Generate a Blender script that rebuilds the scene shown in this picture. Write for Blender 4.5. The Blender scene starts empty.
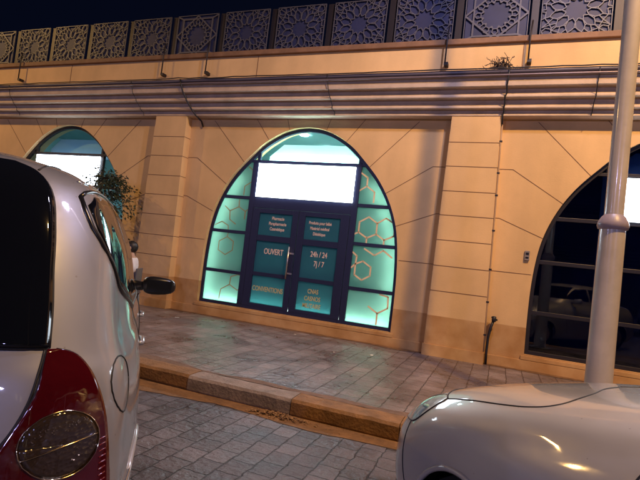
import bpy, bmesh, math, random
from mathutils import Vector, Matrix, noise
from mathutils.bvhtree import BVHTree
random.seed(7)
scn = bpy.context.scene
C = scn.collection
rad = math.radians

# ------------------------------------------------------------------ camera
CAMH = 1.423
def cam_matrix(yaw, pitch, roll):
    cy, sy, cp, sp = math.cos(yaw), math.sin(yaw), math.cos(pitch), math.sin(pitch)
    f = Vector((sy*cp, cy*cp, sp)); r = Vector((cy, -sy, 0)); u = r.cross(f)
    c, s = math.cos(roll), math.sin(roll)
    r2 = c*r + s*u; u2 = -s*r + c*u
    return Matrix(((r2.x, u2.x, -f.x, 0), (r2.y, u2.y, -f.y, 0), (r2.z, u2.z, -f.z, CAMH), (0, 0, 0, 1)))
cd = bpy.data.cameras.new('camera'); cam = bpy.data.objects.new('camera', cd); C.objects.link(cam)
cam.matrix_world = cam_matrix(rad(-20.831), rad(2.519), rad(6.644))
cd.sensor_width = 36; cd.lens = 27.0; cd.clip_start = 0.05; cd.clip_end = 500
scn.camera = cam
scn.render.resolution_x = 1024; scn.render.resolution_y = 768

# ------------------------------------------------------------------ world: night sky
w = bpy.data.worlds.new('World'); scn.world = w; w.use_nodes = True
nt = w.node_tree; nt.nodes.clear()
out = nt.nodes.new('ShaderNodeOutputWorld'); bg = nt.nodes.new('ShaderNodeBackground')
bg.inputs['Color'].default_value = (0.07, 0.11, 0.36, 1); bg.inputs['Strength'].default_value = 0.020
nt.links.new(bg.outputs[0], out.inputs[0])

vs = scn.view_settings
vs.view_transform = 'Standard'; vs.look = 'None'; vs.exposure = 0.12; vs.gamma = 1.0
vs.use_curve_mapping = False

# lamp powers (watts) and colours, used by the lamp builders below
SODIUM = (1.0, 0.58, 0.19); SODIUM_W = 1600
COOL = (0.52, 0.50, 1.0); COOL_W = 540
PALE = (0.70, 0.66, 1.0); PALE_W = 330

# ------------------------------------------------------------------ helpers
def tag(o, label=None, cat=None, group=None, kind=None):
    if label: o['label'] = label
    if cat: o['category'] = cat
    if group: o['group'] = group
    if kind: o['kind'] = kind
    return o
def thing(name, label, cat, loc=(0, 0, 0), rz=0, group=None):
    o = bpy.data.objects.new(name, None); C.objects.link(o)
    o.location = loc; o.rotation_euler = (0, 0, rz); o.empty_display_size = .2
    return tag(o, label, cat, group)
class MB:
    def __init__(s): s.v = []; s.f = []; s.m = []; s.sm = []
    def add(s, vs_, fs, mi=0, smooth=False):
        b = len(s.v); s.v += [tuple(p) for p in vs_]
        for f in fs: s.f.append(tuple(b+i for i in f)); s.m.append(mi); s.sm.append(smooth)
        return s
    def box(s, x0, x1, y0, y1, z0, z1, mi=0):
        v = [(x, y, z) for z in (z0, z1) for y in (y0, y1) for x in (x0, x1)]
        return s.add(v, [(0, 2, 3, 1), (4, 5, 7, 6), (0, 1, 5, 4), (2, 6, 7, 3), (0, 4, 6, 2), (1, 3, 7, 5)], mi)
    def bar(s, a, b, wd, dp, n=(0, 1, 0), mi=0):
        a = Vector(a); b = Vector(b); d = (b-a)
        if d.length < 1e-6: return s
        d.normalize(); n = Vector(n).normalized(); t = d.cross(n).normalized()
        v = []
        for p in (a, b):
            for i, j in ((-1, -1), (1, -1), (1, 1), (-1, 1)): v.append(p + t*i*wd/2 + n*j*dp/2)
        return s.add(v, [(0, 1, 2, 3), (7, 6, 5, 4), (0, 4, 5, 1), (1, 5, 6, 2), (2, 6, 7, 3), (3, 7, 4, 0)], mi)
    def tube(s, pts, r, n=10, mi=0, cap=True):
        pts = [Vector(p) for p in pts]; N = len(pts)
        rs = r if isinstance(r, (list, tuple)) else [r]*N
        vv = []; ref = None
        for i, p in enumerate(pts):
            d = (pts[min(i+1, N-1)] - pts[max(i-1, 0)]).normalized()
            if ref is None: ref = Vector((0, 0, 1)) if abs(d.z) < .9 else Vector((1, 0, 0))
            t = d.cross(ref).normalized(); u = t.cross(d).normalized(); ref = u
            for k in range(n):
                a = 2*math.pi*k/n; vv.append(p + (t*math.cos(a) + u*math.sin(a))*rs[i])
        fs = [(i*n+k, i*n+(k+1) % n, (i+1)*n+(k+1) % n, (i+1)*n+k) for i in range(N-1) for k in range(n)]
        s.add(vv, fs, mi, True)
        if cap:
            b = len(s.v)-len(vv)
            s.f.append(tuple(b+k for k in range(n))[::-1]); s.m.append(mi); s.sm.append(False)
            s.f.append(tuple(b+(N-1)*n+k for k in range(n))); s.m.append(mi); s.sm.append(False)
        return s
    def lathe(s, prof, n=24, c=(0, 0, 0), axis='z', mi=0):
        vv = []
        for r, h in prof:
            for k in range(n):
                a = 2*math.pi*k/n; x, y = r*math.cos(a), r*math.sin(a)
                p = (x, y, h) if axis == 'z' else (x, h, y) if axis == 'y' else (h, x, y)
                vv.append((p[0]+c[0], p[1]+c[1], p[2]+c[2]))
        N = len(prof)
        return s.add(vv, [(i*n+k, i*n+(k+1) % n, (i+1)*n+(k+1) % n, (i+1)*n+k) for i in range(N-1) for k in range(n)], mi, True)
    def prism(s, poly, y0, y1, mi=0):      # polygon in x,z extruded along y
        n = len(poly)
        v = [(x, y0, z) for x, z in poly] + [(x, y1, z) for x, z in poly]
        return s.add(v, [tuple(range(n)), tuple(range(2*n-1, n-1, -1))] + [(i, i+n, (i+1) % n+n, (i+1) % n) for i in range(n)], mi)
    def build(s, name, mats, parent=None, bevel=0, sub=0, fix=True):
        me = bpy.data.meshes.new(name); me.from_pydata(s.v, [], s.f)
        if not isinstance(mats, (list, tuple)): mats = [mats]
        for m in mats: me.materials.append(m)
        me.polygons.foreach_set('material_index', s.m); me.polygons.foreach_set('use_smooth', s.sm)
        if fix:
            bm = bmesh.new(); bm.from_mesh(me); bmesh.ops.recalc_face_normals(bm, faces=bm.faces); bm.to_mesh(me); bm.free()
        me.update()
        o = bpy.data.objects.new(name, me); C.objects.link(o)
        if parent: o.parent = parent
        if bevel:
            b = o.modifiers.new('bevel', 'BEVEL'); b.width = bevel; b.segments = 2; b.limit_method = 'ANGLE'
        if sub:
            b = o.modifiers.new('sub', 'SUBSURF'); b.levels = sub; b.render_levels = sub
        return o
def copy_tree(o, parent=None):
    c = o.copy(); C.objects.link(c); c.parent = parent
    for ch in list(o.children): copy_tree(ch, c)
    return c

# ------------------------------------------------------------------ materials
def mat(name, col, rough=.6, metal=0, spec=.5, emit=None, estr=0, coat=0, nscale=0, namt=0, bump=0, bscale=60, col2=None, coatr=.03):
    m = bpy.data.materials.new(name); m.use_nodes = True; t = m.node_tree; b = t.nodes['Principled BSDF']
    b.inputs['Base Color'].default_value = (*col, 1); b.inputs['Roughness'].default_value = rough
    b.inputs['Metallic'].default_value = metal; b.inputs['Specular IOR Level'].default_value = spec
    b.inputs['Coat Weight'].default_value = coat; b.inputs['Coat Roughness'].default_value = coatr
    if emit: b.inputs['Emission Color'].default_value = (*emit, 1); b.inputs['Emission Strength'].default_value = estr
    if nscale:
        g = t.nodes.new('ShaderNodeNewGeometry'); n = t.nodes.new('ShaderNodeTexNoise'); n.inputs['Scale'].default_value = nscale
        n.inputs['Detail'].default_value = 8; n.inputs['Roughness'].default_value = .65
        t.links.new(g.outputs['Position'], n.inputs['Vector'])
        mx = t.nodes.new('ShaderNodeMix'); mx.data_type = 'RGBA'
        c2 = col2 or tuple(c*(1-namt) for c in col)
        mx.inputs[6].default_value = (*c2, 1); mx.inputs[7].default_value = (*col, 1)
        r = t.nodes.new('ShaderNodeMapRange'); r.inputs[1].default_value = .35; r.inputs[2].default_value = .65
        t.links.new(n.outputs['Fac'], r.inputs[0]); t.links.new(r.outputs[0], mx.inputs[0]); t.links.new(mx.outputs[2], b.inputs['Base Color'])
    if bump:
        g = t.nodes.new('ShaderNodeNewGeometry'); n = t.nodes.new('ShaderNodeTexNoise'); n.inputs['Scale'].default_value = bscale
        n.inputs['Detail'].default_value = 6
        t.links.new(g.outputs['Position'], n.inputs['Vector'])
        bp = t.nodes.new('ShaderNodeBump'); bp.inputs['Strength'].default_value = bump; bp.inputs['Distance'].default_value = .01
        t.links.new(n.outputs['Fac'], bp.inputs['Height']); t.links.new(bp.outputs[0], b.inputs['Normal'])
    return m

def wall_mat(name, base, stain):
    m = mat(name, base, rough=.82); t = m.node_tree; b = t.nodes['Principled BSDF']; L = t.links.new
    g = t.nodes.new('ShaderNodeNewGeometry'); sp = t.nodes.new('ShaderNodeSeparateXYZ'); L(g.outputs['Position'], sp.inputs[0])
    n1 = t.nodes.new('ShaderNodeTexNoise'); n1.inputs['Scale'].default_value = .9; n1.inputs['Detail'].default_value = 9; n1.inputs['Roughness'].default_value = .62
    L(g.outputs['Position'], n1.inputs['Vector'])
    mp = t.nodes.new('ShaderNodeMapping'); mp.inputs['Scale'].default_value = (2.2, 2.2, .35); L(g.outputs['Position'], mp.inputs[0])
    n2 = t.nodes.new('ShaderNodeTexNoise'); n2.inputs['Scale'].default_value = 1.0; n2.inputs['Detail'].default_value = 6; L(mp.outputs[0], n2.inputs['Vector'])
    r1 = t.nodes.new('ShaderNodeMapRange'); r1.inputs[1].default_value = .3; r1.inputs[2].default_value = .7; r1.inputs[3].default_value = .84; r1.inputs[4].default_value = 1.06
    L(n1.outputs['Fac'], r1.inputs[0])
    r2 = t.nodes.new('ShaderNodeMapRange'); r2.inputs[1].default_value = .35; r2.inputs[2].default_value = .7; r2.inputs[3].default_value = .91; r2.inputs[4].default_value = 1.04
    L(n2.outputs['Fac'], r2.inputs[0])
    mu = t.nodes.new('ShaderNodeMath'); mu.operation = 'MULTIPLY'; L(r1.outputs[0], mu.inputs[0]); L(r2.outputs[0], mu.inputs[1])
    # dirty lower band with a crisp top edge (a repainted dado)
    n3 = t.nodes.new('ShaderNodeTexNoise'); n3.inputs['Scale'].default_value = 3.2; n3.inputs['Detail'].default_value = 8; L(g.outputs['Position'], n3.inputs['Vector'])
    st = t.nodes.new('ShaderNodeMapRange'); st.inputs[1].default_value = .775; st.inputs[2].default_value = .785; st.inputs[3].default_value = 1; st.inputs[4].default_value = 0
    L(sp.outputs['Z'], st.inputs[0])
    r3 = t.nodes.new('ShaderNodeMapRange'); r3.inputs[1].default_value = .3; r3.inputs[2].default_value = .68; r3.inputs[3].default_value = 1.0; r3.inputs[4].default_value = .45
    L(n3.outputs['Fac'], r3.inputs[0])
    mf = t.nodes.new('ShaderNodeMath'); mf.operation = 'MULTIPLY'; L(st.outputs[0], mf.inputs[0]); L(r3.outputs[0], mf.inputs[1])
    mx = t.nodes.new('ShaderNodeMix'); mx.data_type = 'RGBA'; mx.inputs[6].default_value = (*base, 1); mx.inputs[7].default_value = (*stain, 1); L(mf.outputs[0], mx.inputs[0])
    sc = t.nodes.new('ShaderNodeVectorMath'); sc.operation = 'SCALE'; L(mx.outputs[2], sc.inputs[0]); L(mu.outputs[0], sc.inputs['Scale'])
    L(sc.outputs[0], b.inputs['Base Color'])
    n4 = t.nodes.new('ShaderNodeTexNoise'); n4.inputs['Scale'].default_value = 45; n4.inputs['Detail'].default_value = 5; L(g.outputs['Position'], n4.inputs['Vector'])
    bp = t.nodes.new('ShaderNodeBump'); bp.inputs['Strength'].default_value = .25; bp.inputs['Distance'].default_value = .006
    L(n4.outputs['Fac'], bp.inputs['Height']); L(bp.outputs[0], b.inputs['Normal'])
    return m

def paving_mat(name, c1, c2, joint, bw, rh, rough=.5, seed=0.0, rot=0.0, wear=.5):
    m = mat(name, c1, rough=rough); t = m.node_tree; b = t.nodes['Principled BSDF']; L = t.links.new
    g = t.nodes.new('ShaderNodeNewGeometry')
    mp = t.nodes.new('ShaderNodeMapping'); mp.inputs['Rotation'].default_value = (0, 0, math.pi/2+rot); mp.inputs['Location'].default_value = (seed, seed*.37, 0)
    L(g.outputs['Position'], mp.inputs[0])
    nd = t.nodes.new('ShaderNodeTexNoise'); nd.inputs['Scale'].default_value = 11; nd.inputs['Detail'].default_value = 4; L(g.outputs['Position'], nd.inputs['Vector'])
    sb = t.nodes.new('ShaderNodeVectorMath'); sb.operation = 'SUBTRACT'; sb.inputs[1].default_value = (.5, .5, .5); L(nd.outputs['Color'], sb.inputs[0])
    ss = t.nodes.new('ShaderNodeVectorMath'); ss.operation = 'SCALE'; ss.inputs['Scale'].default_value = .042; L(sb.outputs[0], ss.inputs[0])
    ad = t.nodes.new('ShaderNodeVectorMath'); ad.operation = 'ADD'; L(mp.outputs[0], ad.inputs[0]); L(ss.outputs[0], ad.inputs[1])
    def brick(a, b_, mo):
        br = t.nodes.new('ShaderNodeTexBrick'); br.offset = .5; br.squash = 1
        br.inputs['Color1'].default_value = (*a, 1); br.inputs['Color2'].default_value = (*b_, 1); br.inputs['Mortar'].default_value = (*mo, 1)
        br.inputs['Scale'].default_value = 1; br.inputs['Mortar Size'].default_value = .006; br.inputs['Mortar Smooth'].default_value = .6
        br.inputs['Bias'].default_value = 0; br.inputs['Brick Width'].default_value = bw; br.inputs['Row Height'].default_value = rh
        L(ad.outputs[0], br.inputs['Vector']); return br
    br = brick(c1, c2, joint)
    n = t.nodes.new('ShaderNodeTexNoise'); n.inputs['Scale'].default_value = 2.2; n.inputs['Detail'].default_value = 10; n.inputs['Roughness'].default_value = .7; L(g.outputs['Position'], n.inputs['Vector'])
    r = t.nodes.new('ShaderNodeMapRange'); r.inputs[1].default_value = .3; r.inputs[2].default_value = .7; r.inputs[3].default_value = 1-wear; r.inputs[4].default_value = 1+wear*.5; L(n.outputs['Fac'], r.inputs[0])
    n5 = t.nodes.new('ShaderNodeTexNoise'); n5.inputs['Scale'].default_value = 90; n5.inputs['Detail'].default_value = 6; L(g.outputs['Position'], n5.inputs['Vector'])
    r5 = t.nodes.new('ShaderNodeMapRange'); r5.inputs[1].default_value = .3; r5.inputs[2].default_value = .7; r5.inputs[3].default_value = .75; r5.inputs[4].default_value = 1.25; L(n5.outputs['Fac'], r5.inputs[0])
    mm = t.nodes.new('ShaderNodeMath'); mm.operation = 'MULTIPLY'; L(r.outputs[0], mm.inputs[0]); L(r5.outputs[0], mm.inputs[1])
    sc = t.nodes.new('ShaderNodeVectorMath'); sc.operation = 'SCALE'; L(br.outputs['Color'], sc.inputs[0]); L(mm.outputs[0], sc.inputs['Scale'])
    L(sc.outputs[0], b.inputs['Base Color'])
    rr = t.nodes.new('ShaderNodeMapRange'); rr.inputs[1].default_value = .3; rr.inputs[2].default_value = .7; rr.inputs[3].default_value = rough-.14; rr.inputs[4].default_value = rough+.2
    L(n.outputs['Fac'], rr.inputs[0]); L(rr.outputs[0], b.inputs['Roughness'])
    inv = t.nodes.new('ShaderNodeMath'); inv.operation = 'SUBTRACT'; inv.inputs[0].default_value = 1; L(br.outputs['Fac'], inv.inputs[1])
    n6 = t.nodes.new('ShaderNodeTexNoise'); n6.inputs['Scale'].default_value = 18; n6.inputs['Detail'].default_value = 8; L(g.outputs['Position'], n6.inputs['Vector'])
    a1 = t.nodes.new('ShaderNodeMath'); a1.operation = 'MULTIPLY_ADD'; a1.inputs[1].default_value = 1.1; L(n6.outputs['Fac'], a1.inputs[0]); L(inv.outputs[0], a1.inputs[2])
    a2 = t.nodes.new('ShaderNodeMath'); a2.operation = 'MULTIPLY_ADD'; a2.inputs[1].default_value = .12; L(n5.outputs['Fac'], a2.inputs[0]); L(a1.outputs[0], a2.inputs[2])
    bp = t.nodes.new('ShaderNodeBump'); bp.inputs['Strength'].default_value = .9; bp.inputs['Distance'].default_value = .016
    L(a2.outputs[0], bp.inputs['Height']); L(bp.outputs[0], b.inputs['Normal'])
    return m

def backfix(t, fr):      # same reflectance from either side of a thin pane
    g = t.nodes.new('ShaderNodeNewGeometry'); r = t.nodes.new('ShaderNodeMapRange')
    r.inputs[3].default_value = 1.5; r.inputs[4].default_value = 1/1.5
    t.links.new(g.outputs['Backfacing'], r.inputs[0]); t.links.new(r.outputs[0], fr.inputs['IOR'])
def glass_mat(name, tint, refl=.10, rough=0.0, film=0):
    m = bpy.data.materials.new(name); m.use_nodes = True; t = m.node_tree; t.nodes.clear(); L = t.links.new
    o = t.nodes.new('ShaderNodeOutputMaterial'); tr = t.nodes.new('ShaderNodeBsdfTransparent'); tr.inputs[0].default_value = (*tint, 1)
    gl = t.nodes.new('ShaderNodeBsdfGlossy'); gl.inputs['Roughness'].default_value = rough
    mx = t.nodes.new('ShaderNodeMixShader'); fr = t.nodes.new('ShaderNodeFresnel'); fr.inputs['IOR'].default_value = 1.5; backfix(t, fr)
    mu = t.nodes.new('ShaderNodeMath'); mu.operation = 'ADD'; mu.inputs[1].default_value = refl; mu.use_clamp = True
    L(fr.outputs[0], mu.inputs[0]); L(mu.outputs[0], mx.inputs[0]); L(tr.outputs[0], mx.inputs[1]); L(gl.outputs[0], mx.inputs[2]); L(mx.outputs[0], o.inputs[0])
    return m
def film_mat(name, col, dcol):
    m = bpy.data.materials.new(name); m.use_nodes = True; t = m.node_tree; t.nodes.clear(); L = t.links.new
    o = t.nodes.new('ShaderNodeOutputMaterial'); tr = t.nodes.new('ShaderNodeBsdfTranslucent'); tr.inputs[0].default_value = (*col, 1)
    df = t.nodes.new('ShaderNodeBsdfDiffuse'); df.inputs[0].default_value = (*dcol, 1)
    g = t.nodes.new('ShaderNodeNewGeometry'); n = t.nodes.new('ShaderNodeTexNoise'); n.inputs['Scale'].default_value = 1.5; n.inputs['Detail'].default_value = 5
    L(g.outputs['Position'], n.inputs['Vector'])
    mr = t.nodes.new('ShaderNodeMapRange'); mr.inputs[3].default_value = .85; mr.inputs[4].default_value = 1.15; L(n.outputs['Fac'], mr.inputs[0])
    sc = t.nodes.new('ShaderNodeVectorMath'); sc.operation = 'SCALE'; sc.inputs[0].default_value = col; L(mr.outputs[0], sc.inputs['Scale']); L(sc.outputs[0], tr.inputs[0])
    a = t.nodes.new('ShaderNodeAddShader'); L(tr.outputs[0], a.inputs[0]); L(df.outputs[0], a.inputs[1])
    gl = t.nodes.new('ShaderNodeBsdfGlossy'); gl.inputs['Roughness'].default_value = .03
    fr = t.nodes.new('ShaderNodeFresnel'); fr.inputs['IOR'].default_value = 1.5; backfix(t, fr)
    mx = t.nodes.new('ShaderNodeMixShader'); L(fr.outputs[0], mx.inputs[0]); L(a.outputs[0], mx.inputs[1]); L(gl.outputs[0], mx.inputs[2]); L(mx.outputs[0], o.inputs[0])
    return m
def emis(name, col, s):
    m = bpy.data.materials.new(name); m.use_nodes = True; t = m.node_tree; t.nodes.clear()
    o = t.nodes.new('ShaderNodeOutputMaterial'); e = t.nodes.new('ShaderNodeEmission'); e.inputs[0].default_value = (*col, 1); e.inputs[1].default_value = s
    t.links.new(e.outputs[0], o.inputs[0]); return m

M = {}
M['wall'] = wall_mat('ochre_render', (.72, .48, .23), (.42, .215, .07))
M['cornice'] = mat('cornice_render', (.58, .45, .34), .8, nscale=3, namt=.25, bump=.25)
M['joint'] = mat('joint', (.20, .11, .06), .9)
M['road'] = paving_mat('road_blocks', (.155, .14, .165), (.09, .082, .10), (.036, .036, .042), .20, .178, .46, wear=.65)
M['walk'] = paving_mat('walk_blocks', (.235, .185, .185), (.155, .125, .13), (.060, .045, .045), .25, .225, .33, seed=3.1, wear=.65)
M['mortar'] = mat('kerb_mortar', (.20, .12, .085), .8, nscale=9, namt=.45, bump=.7, bscale=30)
M['dirt'] = mat('gutter_dirt', (.24, .125, .05), .85, nscale=7, namt=.5, bump=.8, bscale=35)
M['kerb_o'] = mat('kerb_ochre', (.29, .15, .062), .75, nscale=6, namt=.45, bump=.9, bscale=40)
M['kerb_g'] = mat('kerb_grey', (.30, .24, .22), .75, nscale=6, namt=.45, bump=.9, bscale=40)
M['frame'] = mat('window_frame', (.016, .020, .058), .4, metal=.2)
M['frame_b'] = mat('window_frame_bronze', (.020, .017, .020), .4, metal=.3)
M['film'] = film_mat('teal_film', (.27, .37, .34), (.02, .07, .08))
M['filmd'] = film_mat('teal_door_film', (.085, .19, .20), (.02, .06, .11))
M['glass'] = glass_mat('clear_glass', (.80, .93, .93), .04)
M['dglass'] = glass_mat('dark_glass', (.26, .32, .50), .015, rough=.02)
M['decal'] = mat('beige_vinyl', (.85, .60, .38), .6)
M['decal_l'] = mat('beige_vinyl_backlit', (.40, .22, .11), .6)  # same tan vinyl, colour darkened to stand for the bright backlight
M['letters'] = mat('pale_vinyl', (.72, .55, .48), .6)
M['gold'] = mat('gold_vinyl', (.55, .42, .16), .6)
M['steel'] = mat('steel', (.55, .5, .48), .3, metal=.9)
M['screen'] = emis('lit_sign_face', (.78, .89, 1.0), 13)
M['led'] = emis('led_strip', (.72, 1.0, .90), 75)
M['bulb'] = emis('ceiling_lamp', (.85, 1, 1), 65)
M['room'] = mat('room_wall', (.42, .66, .68), .8, nscale=1.5, namt=.2)
M['roomdark'] = mat('room_dark', (.05, .09, .26), .7, nscale=1.5, namt=.3)  # room wall for unlit shops, their darkness put into the colour
M['bulkhead'] = mat('bulkhead', (.72, .9, .95), .6)
M['lattice'] = mat('lattice_metal', (.085, .085, .11), .5, metal=.1)
M['back'] = mat('navy_panel', (.018, .024, .085), .6, nscale=3, namt=.3)
M['darkmetal'] = mat('dark_metal', (.022, .018, .022), .5, metal=.3)
M['cable'] = mat('black_cable', (.012, .012, .016), .5)
M['conduit'] = mat('grey_conduit', (.10, .09, .12), .4)
M['rail'] = mat('rail_render', (.24, .13, .07), .7, nscale=5, namt=.3)
M['pole'] = mat('white_pole_paint', (.52, .47, .42), .32, coat=.5, nscale=4, namt=.16, bump=.08, bscale=25, coatr=.1)
M['black'] = mat('black_plastic', (.010, .010, .013), .28)
M['rubber'] = mat('rubber', (.02, .02, .02), .8)
M['leaf'] = mat('leaf', (.045, .065, .028), .45, nscale=5, namt=.5)
M['bark'] = mat('bark', (.12, .07, .04), .9)
M['pot'] = mat('terracotta', (.35, .14, .07), .8, nscale=6, namt=.3)
M['dryleaf'] = mat('dry_leaf', (.34, .19, .08), .8, nscale=30, namt=.6)
M['paper'] = mat('paper', (.75, .72, .68), .8)
M['skin'] = mat('skin', (.42, .24, .16), .5)
M['hair'] = mat('hair', (.012, .010, .010), .5)
M['shirt'] = mat('shirt', (.74, .66, .68), .8, bump=.3, bscale=20)
M['trousers'] = mat('trousers', (.03, .035, .06), .8)
M['shoe'] = mat('shoe', (.02, .02, .02), .5)
M['plastic'] = mat('chair_plastic', (.10, .10, .11), .4)

# ------------------------------------------------------------------ ground
PER, CX = 5.9, -3.53          # bay spacing, centre of the lit shop window
WY, KY0, KY1, SZ = 8.0, 4.10, 4.34, .15
XL, XR = CX-3*PER-PER/2, CX+2*PER+PER/2
def sheet(name, x0, x1, y0, y1, z, m, label=None):
    o = MB().add([(x0, y0, z), (x1, y0, z), (x1, y1, z), (x0, y1, z)], [(0, 1, 2, 3)]).build(name, m, fix=False)
    return tag(o, kind='structure')
sheet('ground', -150, 150, -150, 150, -.02, mat('earth', (.10, .08, .06), .9, nscale=1, namt=.4))
sheet('road', -40, 40, -13.0, KY0+.01, 0, M['road'])
o = MB().box(-40, 40, KY1-.005, WY+4.5, -.015, SZ).build('pavement', M['walk']); tag(o, kind='structure')
o = MB().box(-40, 40, -20, -13.0, -.015, SZ).build('opposite_pavement', M['walk']); tag(o, kind='structure')

# kerb: blocks with worn, alternately painted faces
kb = MB(); x = -16.0; i = 0
edges = [-2.78-.98*k for k in range(14, 0, -1)] + [-2.78, -1.66] + [-1.66+1.0*k for k in range(1, 12)]
for a, b in zip(edges[:-1], edges[1:]):
    mid = (a+b)/2; mi = 1 if -2.78 < mid < -1.66 or (mid > 1.3 and int(mid) % 2) or (mid < -4 and int(-mid) % 3 == 0) else 0
    n = 8; j = random.uniform(-.006, .006)
    prof = [(KY0+.012, -.015), (KY0, .02), (KY0, .125), (KY0+.02, .150), (KY1-.06, .157), (KY1-.002, .153), (KY1-.002, -.015)]
    rows = []
    for q in range(n+1):
        xx = a+.004+(b-a-.008)*q/n
        rows.append([(xx, y+j+.006*noise.noise(Vector((xx*5, y*9, z*9))), z+j*.4+.007*noise.noise(Vector((xx*6, y*7+5, z*7)))) for y, z in prof])
    vv = [p for r_ in rows for p in r_]; P_ = len(prof)
    fs = [(q*P_+k, (q+1)*P_+k, (q+1)*P_+k+1, q*P_+k+1) for q in range(n) for k in range(P_-1)]
    fs += [tuple(range(P_)), tuple(n*P_+k for k in range(P_))[::-1]]
    kb.add(vv, fs, mi)
o = kb.build('kerb', [M['kerb_o'], M['kerb_g']]); tag(o, kind='structure')
# gutter dirt strip and mortar strip with ragged edges
def ragged(name, x0, x1, yfix, fn, z, m):
    vv = []; fs = []; n = int((x1-x0)/.05)
    for k in range(n+1):
        xx = x0+(x1-x0)*k/n; vv += [(xx, yfix, z), (xx, fn(xx), z)]
        if k: fs.append((2*k-2, 2*k, 2*k+1, 2*k-1))
    return tag(MB().add(vv, fs).build(name, m), kind='structure')
ragged('gutter_dirt', -12, 6, KY0-.0, lambda x: KY0-.20-.10*noise.noise(Vector((x*1.1, 3, 0)))-.03*noise.noise(Vector((x*7, 1, 0)))-max(0, -.03*(x+1.5)), .004, M['dirt'])
ragged('kerb_mortar_strip', -12, 6, KY1-.004, lambda x: KY1+.10+.14*noise.noise(Vector((x*1.3, 8, 0)))+.03*noise.noise(Vector((x*9, 2, 0))), SZ+.004, M['mortar'])
# dirt along the foot of the wall
ragged('wall_foot_dirt', -21, 10, WY-.001, lambda x: WY-.16-.10*noise.noise(Vector((x*1.7, 5, 2)))-.04*noise.noise(Vector((x*8, 5, 2))), SZ+.004, mat('foot_dirt', (.22, .115, .05), .85, nscale=8, namt=.5, bump=.5))

# ------------------------------------------------------------------ the arcaded building
bld = thing('arcade_building', 'long ochre rendered arcade building with pointed arch shop windows and moulded cornice', 'building', (CX, WY, SZ))
def P(o):          # parent to building while keeping world coordinates
    o.parent = bld; o.matrix_parent_inverse = Matrix.Translation(bld.location).inverted(); return o
HALF = [(1.92, .38), (1.925, 1.0), (1.91, 1.5), (1.86, 1.95), (1.77, 2.3), (1.62, 2.64), (1.42, 2.95), (1.16, 3.24), (.88, 3.51), (.55, 3.715), (.26, 3.815), (0, 3.845)]
def smooth_half(n=5):
    pts = []
    L = HALF
    for i in range(len(L)-1):
        p0, p1, p2, p3 = L[max(i-1, 0)], L[i], L[i+1], L[min(i+2, len(L)-1)]
        for k in range(n):
            t = k/n
            pts.append(tuple(.5*((2*p1[a])+(-p0[a]+p2[a])*t+(2*p0[a]-5*p1[a]+4*p2[a]-p3[a])*t*t+(-p0[a]+3*p1[a]-3*p2[a]+p3[a])*t**3) for a in (0, 1)))
    return pts+[L[-1]]
HA = smooth_half()
def arch_w(z):
    for (a, za), (b, zb) in zip(HA[:-1], HA[1:]):
        if za <= z <= zb: return a+(b-a)*(z-za)/max(1e-6, zb-za)
    return 1.92 if z < .4 else 0
def arch_loop(inset=0):       # closed outline (dx,z), counter-clockwise from bottom left
    pts = []
    H = HA
    for i, (a, z) in enumerate(H):
        p, q = H[max(i-1, 0)], H[min(i+1, len(H)-1)]
        dx, dz = q[0]-p[0], q[1]-p[1]; l = math.hypot(dx, dz)
        nx, nz = -dz/l, dx/l                      # inward normal of right half
        if i == 0: nx, nz = -1, 0
        if i == len(H)-1: nx, nz = 0, -1.0
        if i == 0: pts.append((a-inset, z+inset))
        else: pts.append((a+nx*inset if i < len(H)-1 else 0, z+nz*inset))
    right = pts; left = [(-x, z) for x, z in pts[:-1]]
    return right + left[::-1]     # bottom right up over the top down to bottom left
wm = MB(); TOPZ = 4.2
BAYS = [CX+PER*k for k in (-3, -2, -1, 0, 1, 2)]
for bx in BAYS:
    for sgn in (-1, 1):
        e = bx+sgn*PER/2
        wm.add([(e, WY, .1), (bx+sgn*1.92, WY, .1), (bx+sgn*1.92, WY, .38), (e, WY, .38)], [(0, 1, 2, 3)])
        for (a, za), (b, zb) in zip(HA[:-1], HA[1:]):
            wm.add([(e, WY, za), (bx+sgn*a, WY, za), (bx+sgn*b, WY, zb), (e, WY, zb)], [(0, 1, 2, 3)])
    wm.add([(bx-PER/2, WY, 3.845), (bx+PER/2, WY, 3.845), (bx+PER/2, WY, TOPZ), (bx-PER/2, WY, TOPZ)], [(0, 1, 2, 3)])
    wm.add([(bx-1.92, WY, .1), (bx+1.92, WY, .1), (bx+1.92, WY, .38), (bx-1.92, WY, .38)], [(0, 1, 2, 3)])
    lp = arch_loop(0); n = len(lp)
    wm.add([(bx+x, WY, z) for x, z in lp]+[(bx+x, WY+.34, z) for x, z in lp], [(i, (i+1) % n, (i+1) % n+n, i+n) for i in range(n)])
wm.box(XL, XR, WY+.341, WY+.40, 3.92, 5.2)
wm.box(XL-.01, XL, WY, WY+6, .1, 5.2); wm.box(XR, XR+.01, WY, WY+6, .1, 5.2)
wm.box(XL, XR, WY+.41, WY+6, 4.62, 4.70); wm.box(XL, XR, WY+5.95, WY+6, .1, 4.62)
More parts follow.
